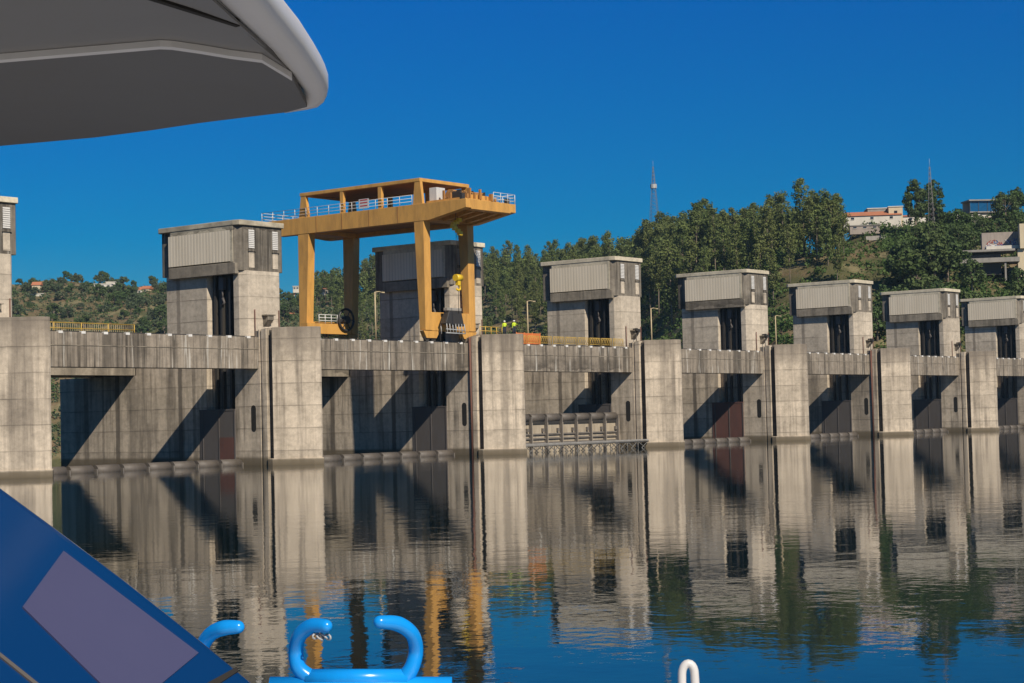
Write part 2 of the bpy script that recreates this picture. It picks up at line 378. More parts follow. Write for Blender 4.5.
# ------------------------------------------------------------------ piers
ORD = ['first', 'second', 'third', 'fourth', 'fifth', 'sixth', 'seventh', 'eighth']
def XL(n): return 136.7 + 35.15 * (n - 2)
YF = 134.2; W = 5.4
NOSE = [(0, 3.55), (2.62, .22), (2.85, .06), (3.55, .0), (3.8, .08), (5.40, 2.2), (5.40, 4.4), (.85, 4.4), (.85, 3.55)]
def grow(poly, g, c=(2.9, 3.4)):
    return [(c[0] + (x - c[0]) * g, c[1] + (y - c[1]) * g) for x, y in poly]
def make_pier():
    root = empty('dam_pier')
    nose = MB().prism(NOSE, -4, 14.47).build('nose', M['conc'], root, bev=.05)
    MB().prism([(-.16, 3.56), (2.5, .02), (3.7, -.17), (5.58, 2.1), (5.58, 4.38), (-.16, 4.3)], -3, .72).build('plinth', M['conc'], nose, bev=.06)
    b = MB()
    b.box(.9, W, 4.41, 38.35, -6, 10.1)              # core
    b.box(.9, W, 4.41, 25, 10.1, 13.5)
    b.box(0, .9, 4.42, 5.1, -6, 14.35)               # cheek beside the stop-log groove
    b.box(.9, 3.0, 4.41, 5.5, 13.5, 14.47)
    b.box(.16, .9, 5.1, 5.38, -6, 14.3)
    b.box(0, .9, 5.38, 5.54, -6, 14.3)
    b.box(0, .9, 5.54, 9.17, -6, 13.5)
    b.box(0, .9, 13.55, 25.0, -6, 13.5)
    b.box(0, .9, 25.0, 38.35, -6, 10.1)
    wall = b.build('side_wall', M['wallc'], root)
    MB().box(.50, .93, 3.56, 4.40, -4, 14.2).build('groove_shade_lining', M['slot_shade'], nose)  # dark lining added so the groove's shade sits in its colour
    # the recess is cut 1.9 m deep: lining and guides
    g = MB()
    for y in (10.1, 11.4, 12.4): g.box(.45, .93, y, y + .3, 6.0, 20.6)
    g.build('guide_rail', M['dsteel'], root)
    h = MB(); h.box(-.06, .6, 9.18, 14.7, -1, 6.0); h.box(-.10, .3, 9.16, 14.72, 5.85, 6.03)
    h.build('slot_plate', M['plate'], root)
    ri = MB()
    for y in (9.2, 11.6, 14.1): ri.box(-.12, -.061, y, y + .14, -1, 5.84)
    ri.build('plate_rib', M['plate'], root)
    pts = []
    for i in range(24):
        a = 2 * math.pi * i / 24; s_ = 1.05 if math.sin(a) >= 0 else -1.05
        pts.append((6.43 + .36 * math.cos(a), 4.94 + s_ + .36 * math.sin(a)))
    MB().prismY(pts, -.012, .2).build('oval_hole', M['black'], root)
    # tower
    t = MB()
    t.prism([(0, 9.17), (0, 8.35), (.5, 7.46), (5.1, 7.40), (5.4, 7.65), (5.4, 19.75), (.93, 19.75), (.93, 9.17)], 13.51, 20.75)
    t.box(0, .93, 13.25, 19.75, 13.51, 20.75)
    t.build('tower', M['towerc'], root, bev=.04)
    MB().box(.90, .945, 9.17, 13.25, -5, 20.7).build('slot_lining', M['slot_shade'], root)
    hg = MB(); hg.box(.15, .6, 10.9, 11.6, 18.9, 20.2); hg.tube([(.35, 11.2, 18.9), (.35, 11.2, 18.0)], .1); hg.tube([(.35, 11.2, 18.0), (.35, 10.95, 17.5), (.35, 11.35, 17.2)], .14)
    hg.build('hoist_block', M['plate'], root)
    # gatehouse
    c = MB().prism([(-.56, 8.5), (.15, 7.76), (5.95, 7.74), (6.15, 7.95), (6.15, 20.3), (-.08, 20.3), (-.08, 8.9), (-.56, 8.9)], 20.76, 25.6)
    house = c.build('gatehouse', M['housec'], root, bev=.03)
    MB().prism([(-.66, 8.45), (-.5, 7.6), (.1, 7.5), (6.1, 7.5), (6.32, 7.8), (6.32, 20.6), (-.3, 20.6), (-.66, 20.2)], 25.605, 26.15).build('roof_slab', M['roofc'], house, bev=.05)
    co = MB(); co.prismY([(8.2, 20.42), (8.2, 21.55), (8.6, 21.64), (18.7, 21.64), (18.7, 20.42)], -.62, -.09); co.build('corbel', M['corb'], house, bev=.05)
    fr = MB(); fr.box(-.45, -.09, 8.91, 18.6, 21.75, 25.6); fr.box(-.62, -.44, 8.52, 8.92, 21.7, 25.55); fr.box(-.60, -.44, 8.92, 18.3, 25.12, 25.6)
    fr.build('panel_frame', M['roofc'], house)
    MB().box(-.61, -.452, 8.93, 18.65, 21.78, 25.115).build('cladding_panel', M['clad'], house)
    for x in (.95, 4.5):
        v = MB(); z = 23.2
        while z < 25.0: v.hexa([(x, 7.64, z), (x + .82, 7.64, z), (x + .82, 7.735, z), (x, 7.735, z)], [(x, 7.70, z + .17), (x + .82, 7.70, z + .17), (x + .82, 7.735, z + .17), (x, 7.735, z + .17)]); z += .2
        v.build('louvre_vent', M['louvre'], house)
        MB().box(x - .12, x + .95, 7.56, 7.735, 22.85, 23.12).build('vent_sill', M['housec'], house)
        MB().box(x, x + .8, 7.69, 7.735, 21.1, 22.84).build('pale_apron', M['towerc'], house)
    fl = MB(); fl.box(2.4, 3.7, 6.6, 7.39, 15.95, 16.07); fl.hexa([(2.6, 6.7, 15.5), (3.5, 6.7, 15.5), (3.5, 7.39, 14.8), (2.6, 7.39, 14.8)], [(2.6, 6.7, 15.94), (3.5, 6.7, 15.94), (3.5, 7.39, 15.94), (2.6, 7.39, 15.94)])
    fl.build('door_hood', M['corb'], root)
    for x in (1.3, 4.9): MB().tube([(x, 7.3, 13.6), (x, 7.3, 16.6)], .06).build('tower_pipe', M['rust'], root)
    MB().box(.1, 1.9, 5.6, 6.1, 13.51, 14.2).build('parapet_block', M['conc'], root)
    return root
proto = make_pier()
FLOOD = {4, 5, 6, 7}
lab = {1: 'massive concrete pier at the left edge, its gatehouse cut off by the frame',
       2: 'concrete dam pier with gatehouse standing just left of the orange gantry crane',
       3: 'concrete dam pier with its gatehouse partly hidden behind the legs of the orange crane',
       4: 'concrete dam pier and gatehouse right of the raised buff gate and yellow barrier',
       5: 'dam pier with gatehouse and dark red plate in its slot, fifth pier from the left',
       6: 'dam pier with gatehouse below the hillside farm buildings, sixth from the left',
       7: 'dam pier with gatehouse, seventh from the left and last with its whole nose in view',
       8: 'farthest dam pier at the right edge, only its gatehouse and tower in view'}
piers = []
for n in range(1, 9):
    r = proto if n == 1 else copy_tree(proto)
    r.location = (XL(n), YF, 0)
    tag(r, lab[n], 'dam pier', 'concrete piers with gatehouses along the dam'); piers.append(r)
for n in (5,):
    for ch in piers[n - 1].children:
        if ch.name.startswith('slot_plate'):
            ch.data = ch.data.copy(); ch.data.materials[0] = M['plater']; ch['label'] = 'dark red rusty slot plate'
for n in (2,):
    MB().box(-.11, -.062, 9.36, 11.55, .2, 3.0).build('red_patch', M['plater'], piers[n - 1])
for n in (3, 6):
    MB().tube([(-.1, 5.25, 0), (-.1, 5.25, 14.2)], .13).build('rusty_pipe', M['rust'], piers[n - 1])
for n in (4, 5, 6, 7):
    f_ = MB(); f_.tube([(3.0, 6.8, 13.5), (3.0, 6.8, 15.9)], .06)
    for k in range(8):
        a = k * math.pi / 4; f_.box(3.0 + .42 * math.cos(a) - .17, 3.0 + .42 * math.cos(a) + .17, 6.75 + .3 * math.sin(a) - .15, 6.75 + .3 * math.sin(a) + .15, 15.7 + .1 * (k % 3), 16.1 + .1 * (k % 3))
    f_.build('floodlight', M['dsteel'], piers[n - 1])

# ------------------------------------------------------------------ crest beams, gates, bridge, per span
SPAN = 29.75
def make_beam():
    root = empty('crest_beam'); L = SPAN
    MB().box(0, L, 0, 1.8, 10.18, 13.53).build('beam', M['beamc'], root, bev=.04)
    MB().box(0, L, -.05, -.002, 12.22, 12.29).build('shutter_joint', M['corb'], root)
    for i in range(11):
        x = 1.2 + i * 2.72
        MB().box(x - .25, x + .25, -.03, .3, 13.38, 13.62).build('white_block', M['white'], root)
    for yy in (.5, 1.3): MB().box(0, L, yy, yy + .12, 13.54, 13.66).build('crane_rail', M['dsteel'], root)
    return root
beam0 = make_beam()
def make_gate():
    root = empty('sluice_gate'); L = SPAN - .05
    n = 9; wseg = L / n
    MB().box(0, L, .25, .6, -3.2, 4.3).build('skin_plate', M['gate'], root)
    for i in range(n):
        x0 = i * wseg + .32; x1 = (i + 1) * wseg - .14
        MB().tube([(x0, .45, 4.28), (x1, .45, 4.28)], .56, 18).build('crest_roll', M['roll'], root)
    MB().box(0, L, .1, .8, 3.5, 4.1).build('crest_core', M['dsteel'], root)
    r_ = MB()
    for i in range(n + 1):
        x = min(i * wseg, L - .3)
        MB().box(x, x + .16, -.25, .26, -3.2, 4.45).build('vertical_rib', M['gatedk'], root)
        MB().box(x + .165, x + .36, -.16, .24, -3.2, 3.7).build('pale_flange', M['gate'], root)
    for z in (2.2, 1.65, 1.1):
        MB().box(.3, L - .3, .02, .24, z - .09, z + .09).build('stiffener', M['gatedk'], root)
    for i in range(n): MB().box((i + 1) * wseg - .65, (i + 1) * wseg - .3, -.05, .24, 2.5, 2.95).build('bracket', M['gatedk'], root)
    return root
gate0 = make_gate()
def rail_mb(L, h=1.15, step=3.2, r=.04, mid=2):
    m = MB(); n = max(1, round(L / step))
    for i in range(n + 1): m.tube([(L * i / n, 0, 0), (L * i / n, 0, h)], r * 1.2, 6)
    for k in range(1, mid + 1): m.tube([(0, 0, h * k / mid), (L, 0, h * k / mid)], r, 6)
    return m
def make_span():
    root = empty('road_bridge_span')
    MB().box(-W, SPAN, 0, 9.0, 12.4, 14.6).build('deck', M['beamc'], root)
    MB().box(-W, SPAN, .2, 1.5, 10.13, 12.4).build('girder', M['corb'], root)
    MB().box(-W, SPAN, 7.4, 8.7, 10.13, 12.4).build('girder', M['corb'], root)
    return root
span0 = make_span()
rail0 = rail_mb(SPAN, 1.2, 3.7, .055, 2).build('bridge_railing', M['ysteel'])
mesh_ = MB()
for i in range(100): mesh_.box(i * .297, i * .297 + .05, -.015, .015, .1, 1.15)
mesh_.build('infill_bars', M['lamp'], rail0)
btw = [('first', 'second'), ('second', 'third'), ('third', 'fourth'), ('fourth', 'fifth'), ('fifth', 'sixth'), ('sixth', 'seventh'), ('seventh', 'eighth')]
for n in range(1, 8):
    x = XL(n) + W; nm = '%s and %s' % btw[n - 1]
    o = beam0 if n == 1 else copy_tree(beam0); o.location = (x, 139.78, 0)
    tag(o, 'stained concrete crest beam spanning between the %s dam piers from the left' % nm, 'beam', 'crest beams between the piers')
    g = gate0 if n == 1 else copy_tree(gate0)
    g.location = (x + .02, GY - .25, 0 if n == 3 else -4.12)
    tag(g, 'raised buff steel gate with ribs and rolled crest, above the lattice walkway' if n == 3 else
        'lowered gate, only its segmented crest above water, between %s piers from left' % nm, 'sluice gate', 'sluice gates between the piers')
    s = span0 if n == 1 else copy_tree(span0); s.location = (x, 159.3, 0)
    tag(s, 'concrete road bridge span behind the towers, between the %s piers from the left' % nm, 'bridge', 'road bridge spans behind the towers')
    rr = rail0 if n == 1 else copy_tree(rail0); rr.location = (x, 159.4, 14.6)
    tag(rr, 'yellow railing on the road bridge, between the %s piers from the left' % nm, 'railing', 'yellow bridge railings')

# floating lattice walkway in span 3
wk = empty('lattice_walkway', (XL(3) + W - .4, 137.3, 0), 0, 'grey steel lattice walkway on the water below the raised gate', 'walkway')
L = 29.9
MB().box(0, L, 0, 1.1, .98, 1.12).build('walk_plate', paint('worn grey walkway steel', (.30, .29, .27), .7, .5), wk)
b = MB()
for y in (.02, 1.02):
    b.tube([(0, y, .86), (L, y, .86)], .11, 6); b.tube([(0, y, -.5), (L, y, -.5)], .07, 6)
    for i in range(12):
        x0 = i * L / 12; x1 = (i + 1) * L / 12
        b.tube([(x0, y, -.5), (x1, y, .9)], .05, 6); b.tube([(x0, y, .9), (x1, y, -.5)], .05, 6); b.tube([(x0, y, -.5), (x0, y, .9)], .05, 6)
b.build('lattice_truss', M['dkgalv'], wk)
# yellow crowd barriers on the crest, span 3
for i in range(9):
    x0 = XL(3) + W + 4.0 + i * 2.7
    if i and i % 1 == 0 and i > 0: pass
    fr = MB(); Lb = 2.35
    fr.tube([(0, 0, 0), (0, 0, 1.1), (Lb, 0, 1.1), (Lb, 0, 0)], .045, 6); fr.tube([(0, 0, .25), (Lb, 0, .25)], .035, 6)
    for k in range(6):
        fr.tube([(k * Lb / 6, 0, .25), ((k + 1) * Lb / 6, 0, 1.1)], .025, 5); fr.tube([(k * Lb / 6, 0, 1.1), ((k + 1) * Lb / 6, 0, .25)], .025, 5)
    if i == 0: bar0 = fr.build('crowd_barrier', M['ysteel']); o = bar0
    else: o = bar0.copy(); COL.objects.link(o)
    o.location = (x0, 139.95, 13.56); tag(o, 'yellow lattice barrier standing on the crest beam above the raised gate', 'barrier', 'yellow lattice barriers in a row on the crest')
nb = MB(); nb.box(0, 5, -.03, .03, .1, 1.5)
for i in range(4): nb.tube([(i * 1.66, 0, 0), (i * 1.66, 0, 1.6)], .05, 6)
o = nb.build('mesh_barrier', M['orbag']); o.location = (XL(3) + W + 6.0, 141.2, 13.6); tag(o, 'orange mesh barrier behind the yellow barriers left of the fourth gatehouse', 'barrier')
# lamp posts
def lamp():
    r = empty('street_lamp')
    MB().tube([(0, 0, 0), (0, 0, 5.7)], [.11, .08], 8).build('post', M['lamp'], r)
    MB().tube([(0, 0, 5.65), (.5, -.1, 5.75), (.9, -.2, 5.7)], .05, 6).build('arm', M['lamp'], r)
    MB().box(.8, 1.3, -.35, -.1, 5.6, 5.73).build('lamp_head', M['lamp'], r)
    return r
l0 = lamp()
for i, (X, t_) in enumerate([(157.1, 'left of the third gatehouse, under the crane'), (186.0, 'above the raised gate, right of the two workers'), (214.5, 'just right of the fourth gatehouse'), (249.3, 'just right of the fifth gatehouse')]):
    o = l0 if i == 0 else copy_tree(l0)
    o.location = (X, 141.45, 13.53); tag(o, 'thin ochre lamp post with short arm, ' + t_, 'street lamp', 'lamp posts along the crest')

# ------------------------------------------------------------------ gantry crane
cr = empty('gantry_crane', (164.32, 141.2, 13.66), 0, 'tall orange gantry crane with roofed top deck straddling the dam crest', 'gantry crane')
def lerp(v, t):
    for (a, b), (c, d) in zip(t, t[1:]):
        if v <= c: break
    return b + (d - b) * (v - a) / (c - a)
def Xm(x): return (x - 126.7) * 9.37 / 10.7
def Ym(y): return lerp(y, [(132.7, 133.5), (140.4, 140.05), (142.9, 141.55), (149.8, 146.97), (158.2, 153.2), (166.9, 159.45), (168.4, 160.65), (176.5, 167.0)]) - 141.2
def Zm(z): return lerp(z, [(14.99, 13.66), (16.4, 14.95), (18.75, 17.1), (31.0, 27.85), (33.5, 29.9), (36.85, 33.0)]) - 13.66
def wx(x, y, z): return (Xm(x), Ym(y), Zm(z))
def cbox(m, x0, x1, y0, y1, z0, z1): a = wx(x0, y0, z0); b_ = wx(x1, y1, z1); m.box(a[0], b_[0], a[1], b_[1], a[2], b_[2])
X0, X1 = 126.7, 137.4
# legs (wider at the top in Y)
def leg(xa, xb, yb0, yb1, yt0, yt1, zb=16.4, zt=31.02):
    m = MB(); m.hexa([wx(xa, yb0, zb), wx(xb, yb0, zb), wx(xb, yb1, zb), wx(xa, yb1, zb)], [wx(xa, yt0, zt), wx(xb, yt0, zt), wx(xb, yt1, zt), wx(xa, yt1, zt)])
    # winding: hexa expects (3,2,1,0)
    m.build('leg', M['orange'], cr, bev=.03)
leg(X0, X0 + 1.35, 140.4, 141.9, 140.4, 142.9)
leg(X1 - 1.35, X1, 140.4, 141.9, 140.4, 142.9)
leg(X0, X0 + 1.35, 166.9, 168.4, 166.0, 168.4, 17.0)
leg(X1 - 1.35, X1, 166.9, 168.4, 166.0, 168.4, 17.0)
# longitudinal girders with tapered front
for xa, xb in ((X0 - .04, X0 + 1.1), (X1 - 1.1, X1 + .04)):
    MB().prismY([(Ym(y), Zm(z)) for y, z in [(132.7, 32.25), (132.7, 33.5), (176.5, 33.5), (176.5, 31.8), (172.5, 31.0), (139.4, 31.0)]], Xm(xa), Xm(xb)).build('main_girder', M['orange'], cr, bev=.03)
m = MB(); cbox(m, X0 + 1.11, X1 - 1.11, 132.7, 134.2, 32.1, 33.5); m.build('front_beam', M['orange'], cr, bev=.03)
for ya, yb, zz in ((139.6, 143.0, 31.2), (165.6, 169.0, 30.6)):
    m = MB(); cbox(m, X0 + 1.12, X1 - 1.12, ya, yb, zz if zz > 31 else 31.0, 33.3)
    m.build('cross_beam', M['orange'], cr)
m = MB(); cbox(m, X0 + 1.11, X1 - 1.11, 134.21, 139.5, 32.3, 32.42); cbox(m, X0 + 1.11, X1 - 1.11, 143.1, 165.5, 31.6, 31.8); cbox(m, X0 + 1.11, X1 - 1.11, 169.1, 176.4, 31.9, 32.1)
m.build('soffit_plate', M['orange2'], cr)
m = MB()
for x in (129.8, 132.2, 134.6): m.hexa([wx(x, 134.3, 32.0), wx(x + .7, 134.3, 32.0), wx(x + .7, 139.5, 31.1), wx(x, 139.5, 31.1)], [wx(x, 134.3, 32.28), wx(x + .7, 134.3, 32.28), wx(x + .7, 139.5, 32.28), wx(x, 139.5, 32.28)])
m.build('haunch', M['orange'], cr)
# canopy posts (tapered at the ends) and roof
def post(x, y, wy0, wy1, zt=36.4):
    m = MB(); m.hexa([wx(x, y - wy0, 33.5), wx(x + .5, y - wy0, 33.5), wx(x + .5, y + wy0, 33.5), wx(x, y + wy0, 33.5)], [wx(x, y - wy1, zt), wx(x + .5, y - wy1, zt), wx(x + .5, y + wy1, zt), wx(x, y + wy1, zt)])
    m.build('canopy_post', M['orange'], cr)
for x in (X0 + .1, X1 - .6):
    post(x, 141.9, 1.2, .7); post(x, 149.8, .35, .35); post(x, 158.2, .35, .35); post(x, 167.2, 1.0, .5)
m = MB(); cbox(m, X0 + .05, X0 + .65, 141.2, 167.9, 36.4, 36.85); cbox(m, X1 - .65, X1 - .05, 141.2, 167.9, 36.4, 36.85); cbox(m, X0 + .66, X1 - .66, 141.2, 142.0, 36.4, 36.85); cbox(m, X0 + .66, X1 - .66, 167.1, 167.9, 36.4, 36.85)
m.build('canopy_edge', M['orange'], cr, bev=.03)
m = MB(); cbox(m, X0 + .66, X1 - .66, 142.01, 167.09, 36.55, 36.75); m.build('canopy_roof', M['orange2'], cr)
# sill beams and bogies
for y0, z0, zt in ((140.45, 16.35, 18.75), (166.95, 17.0, 18.6)):
    m = MB(); cbox(m, X0 + 1.36, X1 - 1.36, y0, y0 + 1.3, z0, zt); m.build('sill_beam', M['orange'], cr, bev=.03)
    for xa in (X0 - .3, X1 - 3.0):
        m = MB(); dz = z0 - .02
        yy = y0 + .1
        m.hexa([wx(xa + .6, yy, dz - .95), wx(xa + 2.7, yy, dz - .95), wx(xa + 2.7, yy + 1.1, dz - .95), wx(xa + .6, yy + 1.1, dz - .95)], [wx(xa, yy, dz), wx(xa + 3.4, yy, dz), wx(xa + 3.4, yy + 1.1, dz), wx(xa, yy + 1.1, dz)])
        bo = m.build('bogie', M['orange'], cr, bev=.03)
        for q in (.95, 2.3):
            MB().tube([wx(xa + q, yy + .3, dz - .9), wx(xa + q, yy + .8, dz - .9)], .42, 16).build('wheel', M['dsteel'], bo)
# lower platform with railing and cable reel at the rear pair
m = MB(); cbox(m, X0 - 1.2, X0 + 7.2, 165.3, 166.85, 16.9, 18.3); m.build('service_platform', M['orange'], cr)
rl = rail_mb(4.4, 1.1, 1.1, .045, 3); o = rl.build('platform_railing', M['wsteel'], cr); o.location = wx(X0 + 1.3, 165.4, 18.3)
reel = MB()
c0 = Vector(wx(X0 + 6.6, 165.0, 18.9))
reel.tube([c0 + Vector((1.35 * math.cos(a * math.pi / 14), 0, 1.35 * math.sin(a * math.pi / 14))) for a in range(29)], .16, 6)
for a in range(6):
    t_ = a * math.pi / 3; reel.tube([c0, c0 + Vector((1.3 * math.cos(t_), 0, 1.3 * math.sin(t_)))], .06, 5)
reel.tube([c0 + Vector((0, -.3, 0)), c0 + Vector((0, .6, 0))], .5, 12)
reel.build('cable_reel', M['dsteel'], cr)
# railings on top
def rail_at(p, L, rz, step=1.9):
    o = rail_mb(L, 1.15, step, .035, 3).build('top_railing', M['wsteel'], cr); o.location = p; o.rotation_euler = (0, 0, rz)
rail_at(wx(X0 + .02, 143.2, 33.5), Ym(176.4) - Ym(143.2), R(90)); rail_at(wx(X1, 132.8, 33.5), Ym(176.4) - Ym(132.8), R(90)); rail_at(wx(X0 + 6.0, 132.8, 33.5), 4.1, 0, 1.2); rail_at(wx(X0, 176.4, 33.5), 9.3, 0)
lad = MB()
for dy in (-.22, .22): lad.tube([wx(X1 + .16, 167.7 + dy, 17.2), wx(X1 + .16, 167.7 + dy, 33.4)], .035, 5)
for i in range(34): z = 17.4 + i * .46; lad.tube([wx(X1 + .16, 167.48, z), wx(X1 + .16, 167.92, z)], .02, 4)
lad.build('ladder', M['wsteel'], cr)
lad = MB()
for dx in (-.2, .2): lad.tube([wx(X0 + .8 + dx, 140.25, 17.0), wx(X0 + .8 + dx, 140.25, 31.0)], .03, 5)
for i in range(30): z = 17.2 + i * .46; lad.tube([wx(X0 + .6, 140.25, z), wx(X0 + 1.0, 140.25, z)], .02, 4)
for y in (146, 152, 158, 164):
    MB().box(*[v for v in (Xm(X0 - .04) - .02, Xm(X0 - .04) - .001, Ym(y), Ym(y) + .12, Zm(31.05), Zm(33.45))]).build('girder_splice', M['orange2'], cr)
for xa in (X0 + .2, X1 - .9):
    MB().box(Xm(xa), Xm(xa) + .6, Ym(133.6), Ym(134.0), Zm(33.5), Zm(34.3)).build('end_buffer', M['dsteel'], cr)
# trolley / winch
m = MB(); cbox(m, X0 + 1.2, X1 - 1.3, 134.6, 141.0, 33.52, 33.9); m.build('trolley_frame', M['orange'], cr)
m = MB(); cbox(m, X0 + 1.5, X0 + 3.3, 139.2, 140.6, 33.9, 35.6); m.build('control_cabinet', M['wsteel'], cr, bev=.04)
m = MB(); m.tube([wx(X0 + 3.6, 138.6, 34.7), wx(X1 - 2.2, 138.6, 34.7)], .7, 16); m.tube([wx(X0 + 4.0, 136.4, 34.5), wx(X1 - 3, 136.4, 34.5)], .5, 16); m.build('winch_drum', M['orange2'], cr)
m = MB()
for i in range(9):
    x = X0 + 2.2 + i * .85; cbox(m, x, x + .14, 135.6 + (i % 3) * .6, 137.6, 33.9, 34.8 + .25 * (i % 3))
    m.tube([wx(x, 137.4, 34.2 + .2 * (i % 4)), wx(x + .7, 138.0, 34.9 - .2 * (i % 3))], .08, 6)
m.build('winch_gear', M['dsteel'], cr)
m = MB(); cbox(m, X0 + 3.2, X1 - 2.8, 135.0, 136.2, 33.9, 34.5); cbox(m, X0 + 6.4, X1 - 1.6, 137.0, 138.4, 34.1, 35.2); m.build('gearbox', M['orange'], cr, bev=.04)
sg = MB(); cbox(sg, X0 + .02 - .08, X0 + .02 - .05, 149.0 + 3.0, 154.2, 33.75, 35.0); so_ = sg.build('warning_sign', M['wsteel'], cr)
sg = MB()
for z in (34.1, 34.5, 34.85): cbox(sg, X0 - .075, X0 - .062, 152.3, 153.9, z - .07, z + .07)
sg.build('red_lettering', paint('red lettering', (.5, .03, .03), .6, .1), so_)
wg = MB()
for i in range(26):
    x = X0 + 1.6 + (i % 9) * .85 + rnd.uniform(-.2, .2); y = 134.8 + (i // 9) * 1.7 + rnd.uniform(-.4, .4); z = 33.9
    cbox(wg, x, x + rnd.uniform(.15, .5), y, y + rnd.uniform(.2, .6), z, z + rnd.uniform(.3, 1.5))
wg.build('winch_fittings', M['orange2'], cr)
# hook gear
HX, HY = 129.75, 137.0
m = MB()
for k in range(7):
    a = k * .9; hx, hy, hz = wx(HX, HY, 31.2); m.box(hx - .5 + .5 * math.cos(a), hx + .1 + .5 * math.cos(a), hy - .3 + .3 * math.sin(a), hy + .1 + .3 * math.sin(a), hz - .27 * k - .35, hz - .27 * k + .1)
m.build('upper_sheave_block', M['yellow'], cr)
m = MB()
for dx in (-.18, .18): m.tube([wx(HX + dx, HY, 32.3), wx(HX + dx, HY, 23.4)], .035, 5)
m.tube([wx(HX, HY, 22.8), wx(HX, HY, 18.4)], .04, 5)
m.build('hoist_cable', M['dsteel'], cr)
m = MB(); cx, cy, cz = wx(HX, HY, 23.0)
m.tube([(cx - .5, cy, cz + .2), (cx + .5, cy, cz + .2)], .42, 12); m.box(cx - .25, cx + .25, cy - .2, cy + .2, cz - .7, cz + .1)
m.tube([(cx, cy, cz - .6), (cx + .35, cy, cz - .8), (cx + .35, cy, cz - 1.15), (cx, cy, cz - 1.3), (cx - .3, cy, cz - 1.1)], .13, 8)
m.build('hook_block', M['yellow'], cr)
# lifting frame hanging on the hook, in front of the sill beam
lf = empty('lifting_frame', (168.2, 139.1, 14.5), 0, 'dark lifting frame with pale spreader bar hanging by the crane foot', 'lifting frame')
MB().box(-1.35, 1.35, -.3, .3, 2.75, 3.1).build('spreader_bar', M['croof'], lf, bev=.05)
m = MB(); m.hexa([(-1.9, -.5, 1.2), (1.6, -.5, .9), (1.6, .5, .9), (-1.9, .5, 1.2)], [(-1.1, -.4, 2.72), (1.2, -.4, 2.72), (1.2, .4, 2.72), (-1.1, .4, 2.72)])
m.build('dark_body', M['dsteel'], lf, bev=.1)
m = MB()
for i in range(7):
    x = -1.7 + i * .55; m.tube([(x, -.45, 1.2), (x + .15, -.45, 0)], .06, 5)
m.tube([(-1.8, -.45, .55), (1.7, -.45, .45)], .06, 5); m.tube([(-1.8, -.45, .1), (1.7, -.45, 0.05)], .07, 5); m.tube([(-1.7, .45, 1.2), (-1.6, .45, 0)], .06, 5); m.tube([(1.6, .45, 1.2), (1.7, .45, 0)], .06, 5)
m.build('frame_legs', M['gsteel'], lf)

# ------------------------------------------------------------------ people (skin-modifier bodies)
def person(name, loc, rz, label, pose):
    root = empty(name, loc, rz, label, 'person', None)
    J, E = pose
    me = bpy.data.meshes.new('body'); me.from_pydata([j[0] for j in J], E, []); me.materials.append(M['hivis'])
    o = bpy.data.objects.new('body', me); COL.objects.link(o); o.parent = root
    sk = o.modifiers.new('skin', 'SKIN'); sk.use_smooth_shade = True
    for i, j in enumerate(J): me.skin_vertices[0].data[i].radius = (j[1], j[1] * .8) if i else (j[1], j[1] * .75)
    me.skin_vertices[0].data[0].use_root = True
    ss = o.modifiers.new('sub', 'SUBSURF'); ss.levels = 1; ss.render_levels = 1
    t = MB()
    for s in (-1, 1): t.tube([(s * .10, 0, .98), (s * .11, .02, .52), (s * .11, 0, .08)], [.12, .095, .075], 10)
    t.tube([(0, 0, 1.04), (0, 0, .9)], [.175, .18], 12); t.build('trousers', M['trous'], root)
    b2 = MB()
    for s in (-1, 1): b2.tube([(s * .11, -.16, .05), (s * .11, .08, .06)], .06, 8)
    b2.build('boots', M['dsteel'], root)
    hd = MB(); rings = [(0, .0), (.03, .06), (.08, .085), (.14, .095), (.19, .085)]
    hd.tube([(0, -.01, 1.48 + z) for z, r in rings], [max(r, .045) for z, r in rings], 12); hd.build('head', M['skin'], root)
    hm = MB(); hm.tube([(0, 0, 1.63), (0, 0, 1.66), (0, 0, 1.71), (0, 0, 1.76), (0, 0, 1.78)], [.15, .13, .125, .08, .02], 14); hm.build('helmet', M['helmet'], root)
    return root
def pose(armL, armR):
    J = [((0, 0, .98), .16), ((0, 0, 1.2), .165), ((0, 0, 1.40), .17), ((0, 0, 1.50), .06)]
    E = [(0, 1), (1, 2), (2, 3)]
    for s, a in ((-1, armL), (1, armR)):
        b = len(J); J += [((s * .20, 0, 1.40), .075), (a[0], .055), (a[1], .042), (a[2], .04)]
        E += [(2, b), (b, b + 1), (b + 1, b + 2), (b + 2, b + 3)]
    for s in (-1, 1):
        b = len(J); J += [((s * .1, 0, .88), .10), ((s * .11, .015, .52), .08), ((s * .11, 0, .12), .06)]
        E += [(0, b), (b, b + 1), (b + 1, b + 2)]
    return J, E
person('person', (176.0, 137.4, 14.47), R(150), 'worker in hi-vis yellow and white helmet, left of two on the pier top',
       pose([(-.30, 0, 1.15), (-.24, -.22, 1.05), (-.2, -.3, 1.06)], [(.28, 0, 1.14), (.27, -.05, .90), (.27, -.07, .82)]))
person('person', (176.35, 136.2, 14.47), R(-20), 'worker in hi-vis yellow and white helmet, right of two, nearer the lamp post',
       pose([(-.28, 0, 1.14), (-.27, -.05, .90), (-.27, -.07, .82)], [(.33, -.05, 1.2), (.34, -.28, 1.25), (.33, -.36, 1.28)]))
nr = rail_mb(4.3, 1.0, 1.0, .045, 2).build('pier_railing', M['ysteel']); nr.location = (XL(3) + .6, 138.4, 14.47); tag(nr, 'low yellow railing on the pier top beside the two workers', 'railing')

